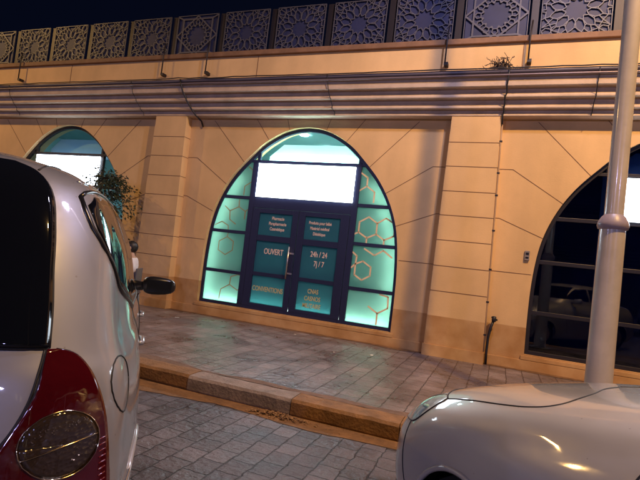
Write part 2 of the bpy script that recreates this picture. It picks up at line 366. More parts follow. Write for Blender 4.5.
# incised joints
def jl(pts):
    for a, b in zip(pts[:-1], pts[1:]): wm.bar((a[0], WY-.001, a[1]), (b[0], WY-.001, b[1]), .009, .006, mi=1)
def hitarch(x0, z0, x1, z1):
    for k in range(200):
        t = k/200; x = x0+(x1-x0)*t; z = z0+(z1-z0)*t
        if abs(x) < arch_w(z)+.005: return x, z
    return x1, z1
for bx in BAYS:
    for s in (-1, 1):
        for x0, z0, x1, z1 in ((.45, 4.05, .34, 3.7), (1.08, 3.99, .7, 3.5), (2.03, 3.96, 1.2, 3.1)):
            h = hitarch(x0, z0, x1, z1); jl([(bx+s*x0, z0), (bx+s*h[0], h[1])])
        h = hitarch(2.33, 3.2, 1.5, 2.65); jl([(bx+s*2.55, 3.2), (bx+s*2.33, 3.2), (bx+s*h[0], h[1])])
        h = hitarch(2.46, 2.42, 1.6, 2.07); jl([(bx+s*2.55, 2.42), (bx+s*2.46, 2.42), (bx+s*h[0], h[1])])
        jl([(bx+s*2.55, 1.59), (bx+s*1.93, 1.59)])
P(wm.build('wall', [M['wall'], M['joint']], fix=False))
# pilasters
for k in range(6):
    px = CX-2.5*PER+PER*k if False else CX+PER*(k-2)-PER/2
    if px < XL+1: continue
    pm = MB(); pd = .18
    zs = [.15, .35, 4.02]; ws = [.455, .445, .375]
    v = []
    for z, w_ in zip(zs, ws): v += [(px-w_, WY-pd, z), (px+w_, WY-pd, z), (px+w_, WY, z), (px-w_, WY, z)]
    f = []
    for r in (0, 4): f += [(r, r+1, r+5, r+4), (r+1, r+2, r+6, r+5), (r+3, r, r+4, r+7)]
    f.append((8, 9, 10, 11)); pm.add(v, f)
    for z in (1.17, 1.58, 2.0, 2.41, 2.81, 3.22, 3.62):
        zz = CAMH+(z-CAMH)*.978
        w_ = .445+(.375-.445)*(zz-.35)/3.67
        pm.bar((px-w_, WY-pd-.0005, zz), (px+w_, WY-pd-.0005, zz), .010, .006, mi=1)
        pm.bar((px+w_+.001, WY-pd, zz), (px+w_+.001, WY, zz), .010, .004, n=(1, 0, 0), mi=1); pm.bar((px-w_-.001, WY-pd, zz), (px-w_-.001, WY, zz), .010, .004, n=(1, 0, 0), mi=1)
    o = P(pm.build('pilaster', [M['wall'], M['joint']]))
    MB().box(px-.465, px+.465, WY-pd-.022, WY-.001, .15, .325).build('plinth', M['wall'], o)
# low sill course under and beside the windows
q = MB()
for bx in BAYS:
    q.box(bx-2.49, bx+2.49, WY-.03, WY-.0015, .15, .30)
    q.box(bx-1.97, bx+1.97, WY-.034, WY-.0015, .303, .365)
P(q.build('sill_course', M['wall'], bevel=.006))

# cornice: stepped coves, built as one profile swept along the facade (o = overhang, z)
prof = [(0, 3.995), (.185, 3.998), (.19, 4.003), (.19, 4.012), (.172, 4.04), (.162, 4.07), (.16, 4.095), (.255, 4.098), (.26, 4.103), (.26, 4.122), (.238, 4.155), (.226, 4.20), (.226, 4.238), (.340, 4.241), (.345, 4.246), (.345, 4.268), (.318, 4.305), (.302, 4.35), (.300, 4.385), (.415, 4.388), (.42, 4.393), (.42, 4.52), (.44, 4.53), (.44, 4.56), (0, 4.58)]
cm = MB(); vv = []; X = [XL+.5*i for i in range(int((XR-XL)/.5)+1)]
for xx in X:
    for o_, z_ in prof: vv.append((xx, WY-.002-o_, z_+.004*noise.noise(Vector((xx*.8, z_*3, 0)))))
n = len(prof)
cm.add(vv, [(i*n+k, (i+1)*n+k, (i+1)*n+k+1, i*n+k+1) for i in range(len(X)-1) for k in range(n-1)])
cm.add([(X[0], WY-.002-o_, z_) for o_, z_ in prof], [tuple(range(n))]); cm.add([(X[-1], WY-.002-o_, z_) for o_, z_ in prof], [tuple(range(n))[::-1]])
P(cm.build('cornice', M['cornice']))
# parapet with rail
PY = 8.10
P(MB().box(XL, XR, PY-.10, PY+.12, 4.585, 5.245).build('parapet', M['wall']))
P(MB().box(XL, XR, PY-.16, PY+.16, 5.247, 5.345).build('parapet_rail', M['rail'], bevel=.012))
q = MB()
for xx in (-9.6, -4.75, .02, 2.3, -12.9):
    P(MB().box(xx-.006, xx+.006, PY-.104, PY-.1005, 4.6, 5.243).build('joint_line', M['joint']))

# ---- lattice panels (1.18 spacing; every fifth one is the square-star design)
PW, PH = 1.0, .88
def clipseg(a, b, hx, hz):
    t0, t1 = 0., 1.; d = (b[0]-a[0], b[1]-a[1])
    for p, q in ((-d[0], a[0]+hx), (d[0], hx-a[0]), (-d[1], a[1]+hz), (d[1], hz-a[1])):
        if abs(p) < 1e-9:
            if q < 0: return None
        else:
            r = q/p
            if p < 0: t0 = max(t0, r)
            else: t1 = min(t1, r)
    if t0 >= t1: return None
    return (a[0]+d[0]*t0, a[1]+d[1]*t0), (a[0]+d[0]*t1, a[1]+d[1]*t1)
def pol(r, a): a = rad(a); return (r*math.cos(a), r*math.sin(a))
def rosette():
    S = []
    def poly(p, close=True):
        for i in range(len(p)-(0 if close else 1)): S.append((p[i], p[(i+1) % len(p)]))
    N = 12; st = 360/N
    for k in range(N):
        a = k*st
        # star outline: valley - tip - valley
        poly([pol(.150, a-st/2), pol(.205, a), pol(.150, a+st/2)], False)
        # petals between tips
        b = a+st/2
        poly([pol(.205, a), pol(.30, a+2.5), pol(.345, b-6.5), pol(.385, b), pol(.345, b+6.5), pol(.30, a+st-2.5), pol(.205, a+st)], False)
        # outer pointed cells
        poly([pol(.30, a+2.5), pol(.30, a-2.5)], False)
        if k % 3: poly([pol(.345, a+st/2-6.5), pol(.43, a+3), pol(.43, a-3), pol(.345, a-st/2+6.5)], False)
        poly([pol(.385, b), pol(.46, b), pol(.60, b+3)], False)
        poly([pol(.43, a+3), pol(.46, b)], False); poly([pol(.43, a-3), pol(.46, b-st)], False)
        poly([pol(.43, a+3), pol(.55, a)], False); poly([pol(.43, a-3), pol(.55, a)], False)
    # five-cell ring in each corner
    for sx in (-1, 1):
        for sz in (-1, 1):
            c = (sx*.40, sz*.355)
            ring = [(c[0]+.075*math.cos(rad(45+q*60)), c[1]+.075*math.sin(rad(45+q*60))) for q in range(6)]
            poly(ring)
            poly([ring[0], (ring[0][0]+.06, ring[0][1]+.05)], False); poly([ring[3], (ring[3][0]-.06, ring[3][1]-.05)], False)
    return S
def starpanel():
    S = []; s = .355
    sq = [(-s, -s), (s, -s), (s, s), (-s, s)]; D = .49
    dm = [(D, 0), (0, D*.86), (-D, 0), (0, -D*.86)]
    for p in (sq, dm):
        for i in range(4): S.append((p[i], p[(i+1) % 4], 1.7))
    for x, z in sq: S.append(((x, z), (x*1.4, z*1.19), 1.7))
    for k in range(12):
        a = k*30
        for p, q in (((.20, a-15), (.245, a-8)), ((.245, a-8), (.245, a+8)), ((.245, a+8), (.20, a+15)), ((.245, a-8), (.305, a-9)), ((.305, a-9), (.345, a)), ((.345, a), (.305, a+9)), ((.305, a+9), (.245, a+8)), ((.20, a-15), (.235, a-15))):
            S.append((pol(*p), pol(*q), 1.0))
    return S
def make_panel(segs, tw):
    m = MB()
    for sg in segs:
        c = clipseg(sg[0], sg[1], PW/2-.015, PH/2-.012); k = sg[2] if len(sg) > 2 else 1
        if c: m.bar((c[0][0], 0, c[0][1]), (c[1][0], 0, c[1][1]), tw*k, .014 + .002*k)
    for x in (-1, 1): m.box(x*(PW/2-.006)-.006, x*(PW/2-.006)+.006, -.012, .012, -PH/2, PH/2)
    for z in (-1, 1): m.box(-PW/2+.019, PW/2-.019, -.012, .012, z*(PH/2-.008)-.008, z*(PH/2-.008)+.008)
    o = m.build('lattice_panel', M['lattice'])
    b = MB().box(-PW/2+.02, PW/2-.02, .022, .03, -PH/2+.02, PH/2-.02).build('backing', M['back'], o)
    return o
P0 = make_panel(rosette(), .0135); P1 = make_panel(starpanel(), .0165)
first = {0: True, 1: True}
for k in range(-14, 10):
    x = -6.35+1.18*k
    if x < XL+.6 or x > XR-.6: continue
    st = 1 if k % 5 == 0 else 0; src = (P0, P1)[st]
    if first[st]: o = src; first[st] = False
    else: o = copy_tree(src)
    o.location = (x-CX, PY+.0-WY, 5.355+PH/2-SZ); o.parent = bld
q = MB()
for k in range(-14, 11):
    x = -6.35+1.18*(k-.5)
    if XL < x < XR: q.box(x-.055, x+.055, PY+.03, PY+.09, 5.345, 6.24)
P(q.build('lattice_post', M['darkmetal']))

# ---- window joinery

Y0 = WY+.075      # front face of frames
def vrect(m, x0, x1, z0, z1, y0=Y0, y1=Y0+.06): m.box(x0, x1, y0, y1, z0, z1)
def barclip(m, bx, x0, x1, z0, z1):
    a = arch_w((z0+z1)/2)-.03
    vrect(m, bx+max(x0, -a), bx+min(x1, a), z0, z1, Y0+.006, Y0+.054)
def arch_poly(bx, x0, x1, z0, z1, inset=.05):
    """area of the arch opening between x0..x1 and z0..z1 as polygon"""
    pts = []
    n = 26
    zs = [z0+(z1-z0)*i/n for i in range(n+1)]
    def lim(z, x): a = max(0, arch_w(z)-inset); return max(-a, min(a, x))
    R = [(lim(z, x1), z) for z in zs]; L_ = [(lim(z, x0), z) for z in zs]
    out = []
    for p in R + L_[::-1]:
        if not out or (abs(out[-1][0]-p[0])+abs(out[-1][1]-p[1])) > 1e-4: out.append((bx+p[0], p[1]))
    if abs(out[0][0]-out[-1][0])+abs(out[0][1]-out[-1][1]) < 1e-4: out.pop()
    return out
def pane(name, bx, x0, x1, z0, z1, m, par, y=Y0+.028):
    a = arch_w(z0)-.05
    if min(abs(x0), abs(x1)) > a and x0*x1 > 0: return
    pl = arch_poly(bx, x0, x1, z0, z1)
    mb = MB(); n = len(pl)
    # strip faces so concave parts stay clean
    k = n//2
    mb.prism(pl, y, y+.006); mb.f = mb.f; return mb.build(name, m, par)
def text(name, s, x, z, size, m, par, y, align='CENTER', bold=None, squash=.70):
    c = bpy.data.curves.new(name, 'FONT'); c.body = s; c.size = size; c.align_x = align; c.align_y = 'CENTER'; c.extrude = .0015; c.offset = size*.012; c.space_line = 1.0
    o = bpy.data.objects.new(name, c); C.objects.link(o); bpy.context.view_layer.update()
    dg = bpy.context.evaluated_depsgraph_get(); me = bpy.data.meshes.new_from_object(o.evaluated_get(dg))
    bpy.data.objects.remove(o)
    me.materials.clear(); me.materials.append(m)
    me.transform(Matrix.Translation((x, y, z)) @ Matrix.Rotation(rad(90), 4, 'X') @ Matrix.Diagonal((squash, 1, 1, 1)))
    o = bpy.data.objects.new(name, me); C.objects.link(o); o.parent = par
    return o
def frame_ring(bx, m, par_mat, inset=.06):
    a = arch_loop(.0); b = arch_loop(inset); n = len(a)
    v = [(bx+x, Y0, z) for x, z in a]+[(bx+x, Y0, z) for x, z in b]+[(bx+x, Y0+.07, z) for x, z in a]+[(bx+x, Y0+.07, z) for x, z in b]
    f = []
    for i in range(n):
        j = (i+1) % n
        f += [(i, j, j+n, i+n), (i+n, j+n, j+3*n, i+3*n), (i+2*n, i+3*n, j+3*n, j+2*n)]
    m.add(v, f)
ROWS = (.44, 1.02, 1.80, 2.48, 3.17)
def window(bx, kind):
    fm = M['frame'] if kind == 'shop' else M['frame_b']
    m = MB(); frame_ring(bx, m, fm)
    if kind == 'shop':
        for x in (-1.03, 1.03): vrect(m, bx+x-.055, bx+x+.055, .44, arch_w(0) and 3.17)
        vrect(m, bx-.975, bx+.975, 2.30, 2.50)
        for z in (1.02, 1.80, 2.48):
            barclip(m, bx, -1.92, -1.085, z-.03, z+.03); barclip(m, bx, 1.085, 1.92, z-.03, z+.03)
        barclip(m, bx, -1.92, 1.92, 3.17, 3.22)
        for x in (-.98, 1.05): vrect(m, bx+x-.03, bx+x+.03, 3.22, 3.43, Y0+.004, Y0+.056)
    else:
        for x in (-.97, 1.03): vrect(m, bx+x-.04, bx+x+.04, .44, 3.17)
        for z in (1.02, 1.80, 2.48): barclip(m, bx, -1.92, -1.07, z-.03, z+.03); barclip(m, bx, 1.07, 1.92, z-.03, z+.03); barclip(m, bx, -.99, .99, z-.03, z+.03)
        barclip(m, bx, -1.92, 1.92, 3.17, 3.22)
        for x in (-1.0, 1.0): vrect(m, bx+x-.03, bx+x+.03, 3.22, 3.42, Y0+.004, Y0+.056)
    fr = P(m.build('arch_window', fm, bevel=.004))
    # panes
    cols = ((-1.92, -1.085), (1.085, 1.92)) if kind == 'shop' else ((-1.92, -1.07), (1.07, 1.92))
    gm = {'shop': M['film'], 'clear': M['glass'], 'dark': M['dglass']}[kind]
    for c in cols:
        for z0, z1 in zip(ROWS[:-1], ROWS[1:]): pane('pane', bx, c[0], c[1], z0, z1, gm, fr)
    gm2 = M['glass'] if kind != 'dark' else M['dglass']
    pane('pane', bx, -1.6, 1.6, 3.19, 3.845, gm2, fr)
    if kind != 'shop':
        for z0, z1 in zip(ROWS[:-1], ROWS[1:]): pane('pane', bx, -1.0, 1.0, z0, z1, gm2, fr)
    return fr
frames = {}
for k, bx in zip((-3, -2, -1, 0, 1, 2), BAYS):
    frames[k] = window(bx, {0: 'shop', -1: 'clear', 1: 'dark', 2: 'dark', -2: 'dark', -3: 'dark'}[k])
M['glass2'] = M['glass']
# doors of the lit shop
def door(x0, x1, texts, hx):
    m = MB(); s0, s1 = (x0+.15, x1-.115) if hx else (x0+.13, x1-.165)
    vrect(m, x0, s0, .44, 2.295, Y0-.004, Y0+.05); vrect(m, s1, x1, .44, 2.295, Y0-.004, Y0+.05)
    zr = [(.44, .50), (1.02, 1.09), (1.68, 1.79), (2.21, 2.295)]
    for a, b in zr: vrect(m, s0, s1, a, b, Y0-.002, Y0+.048)
    d = P(m.build('door', M['frame'], bevel=.003))
    for i, ((a, b), (c, e)) in enumerate(zip(zr[:-1], zr[1:])):
        MB().box(s0+.001, s1-.001, Y0+.02, Y0+.026, b, c).build('pane', M['filmd'], d)
    for s, x, z, size, mm in texts:
        text('lettering', s, x, z, size, mm, d, Y0+.0175)
    if hx:
        h = MB(); h.tube([(hx, Y0-.06, 1.03), (hx, Y0-.06, 1.62)], .014)
        for z in (1.13, 1.5): h.tube([(hx, Y0-.06, z), (hx, Y0-.0045, z)], .011); h.box(hx-.01, hx+.09, Y0-.018, Y0-.0045, z-.016, z+.016)
        h.build('handle', M['steel'], d)
    return d
door(-4.50, -3.545, [('Pharmacie', -3.96, 2.12, .088, M['letters']), ('Parapharmacie', -3.96, 2.02, .088, M['letters']), ('Cosmétique', -3.96, 1.92, .088, M['letters']),
     ('OUVERT', -3.975, 1.49, .15, M['letters']), ('CONVENTIONS', -4.01, .78, .128, M['gold'])], -3.635)
door(-3.535, -2.56, [('Produits pour bébé', -3.11, 2.10, .080, M['letters']), ('Matériel médical', -3.11, 2.0, .080, M['letters']), ('Diététique', -3.11, 1.9, .080, M['letters']),
     ('24h / 24', -3.07, 1.53, .140, M['letters']), ('7j / 7', -3.05, 1.36, .140, M['letters']),
     ('CNAS', -3.10, .86, .115, M['gold']), ('CASNOS', -3.10, .73, .115, M['gold']), ('MILITAIRE', -3.10, .60, .115, M['gold'])], None)
# molecule decals on the film
DR = [[(-2.46, 3.07), (-2.32, 2.98), (-2.32, 2.83), (-2.45, 2.74)], [(-2.32, 2.83), (-2.17, 2.73), (-2.17, 2.55)], [(-2.22, 2.29), (-2.06, 2.19), (-2.06, 2.0), (-2.22, 1.92), (-2.38, 2.01), (-2.38, 2.19), (-2.22, 2.29)], [(-2.06, 2.19), (-1.91, 2.29), (-1.75, 2.2), (-1.75, 1.99), (-1.91, 1.91), (-2.06, 2.0)], [(-2.38, 2.01), (-2.45, 1.97)], [(-2.22, 1.92), (-2.22, 1.835)], [(-1.91, 1.91), (-1.91, 1.835)], [(-2.24, 1.73), (-2.05, 1.63), (-1.9, 1.73), (-1.74, 1.62)], [(-2.44, 1.65), (-2.36, 1.59), (-2.37, 1.45), (-2.44, 1.38)], [(-2.37, 1.45), (-2.24, 1.51), (-2.09, 1.42), (-2.09, 1.27), (-2.23, 1.18), (-2.37, 1.26), (-2.37, 1.45)], [(-1.88, .98), (-1.73, 0.95), (-1.72, 0.76), (-1.89, 0.65), (-2.06, 0.75)], [(-1.89, 0.65), (-1.89, 0.46)]]
DL = [[(-4.71, 3.08), (-4.62, 3.02)], [(-4.62, 3.02), (-4.62, 2.79), (-4.76, 2.70), (-4.76, 2.53)], [(-4.84, 2.43), (-4.83, 2.29), (-5.02, 2.2), (-5.14, 2.29)], [(-5.02, 2.2), (-5.0, 2.03), (-4.86, 1.95)], [(-4.83, 2.29), (-4.68, 2.21), (-4.63, 2.25)], [(-4.68, 2.21), (-4.68, 2.06)], [(-5.32, 1.9), (-5.17, 1.98), (-5.02, 1.91), (-5.01, 1.835)], [(-5.0, 1.765), (-5.01, 1.69)], [(-5.01, 1.69), (-4.86, 1.61), (-4.86, 1.44), (-5.01, 1.34), (-5.18, 1.42), (-5.18, 1.59), (-5.01, 1.69)], [(-4.63, .98), (-4.68, .985), (-4.82, .93), (-4.83, 0.78), (-4.65, 0.69), (-4.62, 0.70)], [(-4.83, 0.78), (-5.01, 0.67), (-5.03, 0.48)]]
for D_, nm, mm, wd in ((DR, 'molecule_decal', M['decal'], .027), (DL, 'molecule_decal', M['decal_l'], .017)):
    mols = []                       # strokes that touch belong to one molecule
    for l in D_:
        hit = [q for q in mols if any(math.dist(a, b) < .02 for k in q for a in k for b in l)]
        new = [l]+[k for q in hit for k in q]; mols = [q for q in mols if q not in hit]+[new]
    for q in mols:
        m = MB()
        for l in q:
            for a, b in zip(l[:-1], l[1:]):
                d = Vector((b[0]-a[0], 0, b[1]-a[1])).normalized()*wd*.3
                m.bar((a[0]-d.x, Y0+.0225, a[1]-d.z), (b[0]+d.x, Y0+.0225, b[1]+d.z), wd, .003)
        P(m.build(nm, mm))
# LED strip lights following the arch just inside, lit bulkheads above the signs, rooms
def room(bx, lit):
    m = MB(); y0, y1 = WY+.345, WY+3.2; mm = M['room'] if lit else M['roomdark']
    a, z1 = 2.6, 4.05
    m.add([(bx-a, y0, .15), (bx+a, y0, .15), (bx+a, y1, .15), (bx-a, y1, .15), (bx-a, y0, z1), (bx+a, y0, z1), (bx+a, y1, z1), (bx-a, y1, z1)],
          [(0, 1, 2, 3), (4, 7, 6, 5), (2, 6, 7, 3), (0, 3, 7, 4), (1, 5, 6, 2)])
    P(m.build('shop_interior', mm, fix=False))
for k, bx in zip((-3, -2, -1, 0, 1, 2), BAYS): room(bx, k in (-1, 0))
m = MB(); pts = [(x, z) for x, z in arch_loop(.10)]
n = len(pts)
loop = [(CX+x, WY+.27, z) for x, z in pts if z < 2.9]
right = [p for p in loop if p[0] > CX]; left = [p for p in loop if p[0] < CX]
m.tube(right[::3], .012, 6); m.tube(left[::3], .012, 6)
P(m.build('light_strip', M['led']))
m = MB(); m.tube([(CX-1.85, WY+.23, .43), (CX+1.85, WY+.23, .43)], .026, 6)
P(m.build('light_strip', M['led']))
m = MB(); m.tube([(CX-.9, WY+.24, 3.19), (CX+.9, WY+.24, 3.19)], .024, 6)
P(m.build('light_strip', M['led']))
for k in (-1, 0, 1):
    bx = BAYS[k+3]
    m = MB(); m.prism([(bx-.90, 3.16), (bx+.93, 3.16), (bx+.93, 3.36), (bx+.66, 3.60), (bx-.62, 3.60), (bx-.90, 3.36)], WY+.36, WY+.40)
    P(m.build('bulkhead', M['bulkhead']))
m = MB()
for bx in (BAYS[2], BAYS[3]):
    for dx, dy in ((-.6, 1.2), (.1, 1.0), (.7, 1.3), (-.4, 2.2), (.5, 2.3)): m.lathe([(0, 4.03), (.09, 4.03), (.09, 4.049)], 16, (bx+dx, WY+dy, 0))
P(m.build('ceiling_lamp', M['bulb']))

# lit sign boxes hanging just behind the glass
def sign(bx, label, x0=-.945, x1=.985, y=Y0-.03):
    t = thing('illuminated_sign', label, 'lit sign', (bx, y, 2.5), 0, 'lit sign boxes over the shop doors')
    MB().box(x0, x1, .0, .025, .012, .648).build('sign_face', M['screen'], t)
    MB().box(x0-.008, x1+.008, .0255, .07, .0, .66).build('casing', M['darkmetal'], t)
    MB().box(x0+.03, x1-.03, .0705, .075, .05, .60).build('rear_glow', emis('sign_spill', (.35, .55, 1.0), 1.6), t)  # glowing panel added behind the casing for blue light inside the arch
    return t
sign(CX, 'blank glowing white sign box above the glazed pharmacy doors with lettering')
sign(BAYS[2], 'blank glowing white sign box in the arch behind the leafy plant')
sign(BAYS[4], 'blank glowing white sign box in the dark arch behind the lamp post', x0=-.76)

# ------------------------------------------------------------------ things on the facade
def wob(p, q, n, amp, seed, ax=(1, 0, 0)):
    p, q = Vector(p), Vector(q); ax = Vector(ax)
    return [p.lerp(q, i/n) + ax*amp*noise.noise(Vector((i*.8, seed, 1))) for i in range(n+1)]
def cable(label, pts, r, m=None, group='cables on the facade'):
    o = MB().tube(pts, r, 7).build('cable', m or M['cable']); return tag(o, label, 'cable', group)
LY = WY-.47
def longrun(z, amp, seed, y=0, sagp=1.0):
    return [(XL+.25*i, LY+y, z+amp*noise.noise(Vector((i*.25*sagp, seed, 0)))) for i in range(int((XR-XL)/.25)+1)]
cable('thick dark conduit running the full length of the cornice ledge', longrun(4.60, .008, 1, .03), .036, M['conduit'])
cable('thin grey pipe running along the cornice just below the thick conduit', longrun(4.535, .006, 5, .0), .018, mat('pipe', (.22, .17, .17), .35, metal=.4))
cable('thin black cable looping along the top of the cornice conduit', longrun(4.635, .03, 9, -.02, 2.2), .010)
def drop(X, label, zend=4.0, seed=1, r=.010, zx=None):
    pts = []
    P_ = [(.47, 4.62), (.45, 4.50), (.43, 4.38), (.355, 4.29), (.35, 4.24), (.27, 4.15), (.27, 4.10), (.20, 4.05), (.20, 4.0)]
    for i, (o_, z) in enumerate(P_):
        xx = X + (zx*(i/8) if zx else 0) + .018*noise.noise(Vector((i*.9, seed, 3)))
        pts.append((xx, WY-o_-r-.004, z))
        if z <= zend: break
    return pts
cable('loose black cable hanging diagonally down the cornice right of the left pilaster', drop(-6.13, '', seed=3, r=.016, zx=.25)+[(-5.84, WY-.05, 3.93), (-5.80, WY-.03, 3.82)], .016)
cable('thin black cable down the cornice above the middle arch', drop(-3.08, '', seed=6, r=.007, zx=.12), .007)
cable('thin black cable down the cornice above the right end of the left arch', drop(-7.35, '', seed=9, r=.007, zx=.2), .007)
cable('thin black cable down the cornice beside the lamp post', drop(1.05, '', seed=12, r=.007, zx=-.02), .007)
cable('short black cable down the cornice over the left end of the left arch', drop(-10.9, '', seed=15, r=.007, zx=.12), .007)
PX = CX+PER/2
cv = drop(PX+.43, '', seed=20, r=.011, zx=-.04)
cable('black cable from the cornice onto the top corner of the right pilaster', cv+[(PX+.395, WY-.19, 3.86)], .012)
pipe = tag(MB().tube([(PX+.395+(.062)*(4.0-z)/3.8, WY-.165, z) for z in (3.86, 3.4, 2.6, 1.8, 1.0, .35)], .013, 8).build('conduit_pipe', mat('ochre_pipe', (.40, .26, .14), .5)), 'thin ochre painted conduit down the edge of the right pilaster', 'pipe')
q = MB()
for z in (3.6, 3.1, 2.75, 2.2, 1.6, 1.1, .6): q.box(PX+.375+.062*(4.0-z)/3.8, PX+.418+.062*(4.0-z)/3.8, WY-.182, WY-.148, z-.012, z+.012)
q.build('clip', M['darkmetal'], pipe)
# bracket struts on the parapet at either side of each square-star panel
bi = 0
SL = {-11.15: 'leftmost thin dark bracket post on the parapet', -6.94: 'dark bracket post on the parapet left of the small square-star panel', -5.86: 'dark bracket post on the parapet right of the small square-star panel',
      -1.17: 'dark bracket post on the parapet left of the large square-star panel', .10: 'dark bracket post on the parapet right of the large square-star panel'}
for X_, lb in SL.items():
    m = MB(); lean = .05
    m.tube([(0, -.02, -.02), (.0, -.02, .35), (lean*.3, -.02, .62)], .013, 7)
    t = thing('bracket_post', lb, 'bracket', (X_*1.0, PY-.19, 4.93), 0, 'bracket posts along the parapet')
    m.build('strut', M['darkmetal'], t); MB().box(-.015, .05, -.03, .085, -.05, .0).build('foot', M['darkmetal'], t)
# dry creeper on the ledge
m = MB(); rs = random.Random(3)
for k in range(95):
    a = rs.uniform(0, math.pi); L_ = rs.uniform(.05, .22); x0 = rs.gauss(0, .09); z0 = rs.uniform(0, .10)
    p = Vector((x0, rs.uniform(-.03, .03), z0)); pts = [p.copy()]
    d = Vector((math.cos(a), rs.uniform(-.4, .4), abs(math.sin(a))))
    for j in range(4):
        d += Vector((rs.gauss(0, .5), rs.gauss(0, .2), rs.gauss(-.2, .4))); p = p+d.normalized()*L_/4; pts.append(p.copy())
    m.tube(pts, .004, 4)
    for j in range(3):
        c = pts[rs.randrange(5)]+Vector((rs.gauss(0, .012), rs.gauss(0, .012), rs.gauss(0, .012))); s = rs.uniform(.012, .026); u = Vector((rs.gauss(0, 1), rs.gauss(0, 1), rs.gauss(0, 1))).normalized(); v_ = u.orthogonal().normalized()
        m.add([c-u*s, c-v_*s*.5, c+u*s, c+v_*s*.5], [(0, 1, 2, 3)])
for k in range(40):
    x0 = rs.uniform(.2, .42); p = Vector((x0, 0, rs.uniform(-.03, 0.0)))
    m.tube([p, p+Vector((rs.gauss(0, .05), rs.gauss(0, .02), rs.uniform(.02, .09)))], .004, 4)
o = m.build('dry_creeper', mat('dry_stems', (.03, .02, .02), .9)); o.location = (-.28, WY-.34, 4.63); o.scale = (.75, 1.0, 1.35); tag(o, 'clump of dark dry creeper on the ledge under the large square-star panel', 'plant')
# little meter box, standpipe
t = thing('meter_box', 'small grey switch box on the wall left of the right arch', 'switch box', (.36, WY-.003, 1.80))
MB().box(-.035, .035, -.035, 0, 0, .15).build('casing', mat('box_grey', (.22, .19, .18), .5), t, bevel=.006)
MB().box(-.022, .022, -.040, -.0355, .085, .12).build('window', M['black'], t); MB().box(-.022, .022, -.040, -.0355, .03, .055).build('button', M['black'], t)
t = thing('standpipe', 'short bent black standpipe rising from the pavement right of the right pilaster', 'pipe', (-.08, WY-.12, SZ))
MB().tube([(0, 0, 0), (-.005, 0, .2), (.0, 0, .4), (.02, 0, .55), (.055, 0, .68)], .020, 10).build('pipe', M['cable'], t)
MB().lathe([(0, .66), (.028, .66), (.034, .69), (.03, .74), (0, .75)], 12, (.06, 0, 0)).build('cap', M['cable'], t)
q = MB(); q.tube([(.06, -.045, .70), (.06, .045, .70)], .014, 8); q.tube([(.02, 0, .73), (.11, 0, .69)], .013, 8); q.build('valve', M['cable'], t)

# ------------------------------------------------------------------ street lamps
def street_lamp(label, x, y, h, arm, col, watts, ry=0, group='street lamps', size=.18):
    t = thing('street_lamp', label, 'street lamp', (x, y, 0), 0, group)
    MB().lathe([(.0, 0), (.17, 0), (.17, .04), (.11, .08), (.10, 1.0), (.05, h), (0, h)], 20).build('pole', M['darkmetal'], t)
    MB().tube([(0, 0, h-.05), (0, arm*.3, h+.25), (0, arm*.7, h+.38), (0, arm, h+.4)], .035, 10).build('arm', M['darkmetal'], t)
    hd = MB(); s = 1 if arm > 0 else -1
    hd.box(-.16, .16, arm-.05*s if s > 0 else arm-.55, arm+.55 if s > 0 else arm+.05, h+.37, h+.47); hd.build('lamp_head', M['darkmetal'], t, bevel=.03)
    MB().box(-.13, .13, arm-.01 if s > 0 else arm-.5, arm+.5 if s > 0 else arm+.01, h+.350, h+.366).build('diffuser', emis('lamp_glow', col, 60), t)
    l = bpy.data.lights.new('lamp_light', 'AREA'); l.shape = 'RECTANGLE'; l.size = size; l.size_y = .4; l.energy = watts; l.color = col; l.spread = rad(178)
    lo = bpy.data.objects.new('lamp_light', l); C.objects.link(lo); lo.parent = t; lo.location = (0, arm+.25*s, h+.33)
    lo.rotation_euler = (rad(38)*s, 0, 0)
    return t
street_lamp('tall sodium street lamp behind the camera to the right', 3.3, -1.6, 9.1, 3.2, SODIUM, SODIUM_W)
street_lamp('tall sodium street lamp far along the street to the left', -17.5, -1.6, 9.1, 3.2, SODIUM, SODIUM_W*.72)
street_lamp('added cool white fill lamp on the far pavement opposite the shop', -4.5, -13.6, 6.0, 1.0, COOL, COOL_W, group='added cool white fill lamps across the road', size=.5)  # unseen cool lamps, added as low fill light under the cornice
street_lamp('added cool white fill lamp on the far pavement opposite the left arch', -19.0, -13.6, 6.0, 1.0, COOL, COOL_W*.8, group='added cool white fill lamps across the road', size=.5)
street_lamp('added cool white fill lamp on the far pavement opposite the parked cars to the right', 10.0, -13.6, 6.0, 1.0, COOL, COOL_W, group='added cool white fill lamps across the road', size=.5)

# the white post standing in the picture
t = thing('lamp_post', 'tall white painted tubular post with a collar standing on the pavement behind the right car', 'lamp post', (.91, 5.0, SZ))
t.rotation_euler = (0, rad(.2), 0)
MB().lathe([(0, 0), (.19, 0), (.19, .025), (.115, .03), (.112, .4), (.106, 1.80), (.104, 1.87)], 40).build('lower_tube', M['pole'], t)
MB().lathe([(.104, 1.86), (.122, 1.87), (.130, 1.90), (.124, 1.93), (.100, 1.975), (.080, 2.0)], 40).build('collar', mat('collar_paint', (.26, .22, .26), .4), t)
MB().lathe([(.079, 1.99), (.078, 3.0), (.072, 5.2), (.060, 7.5), (0, 7.5)], 40).build('upper_tube', M['pole'], t)
MB().lathe([(0, 7.50), (.065, 7.50), (.07, 7.56), (.16, 7.60), (.165, 7.62)], 24).build('lamp_base', M['pole'], t)
MB().lathe([(.15, 7.622), (.19, 7.80), (.15, 7.93), (0, 7.93)], 24).build('diffuser', emis('pale_glow', PALE, 12), t)
MB().lathe([(.0, 8.02), (.12, 8.0), (.20, 7.945), (.0, 7.935)], 24).build('lamp_cap', M['pole'], t)
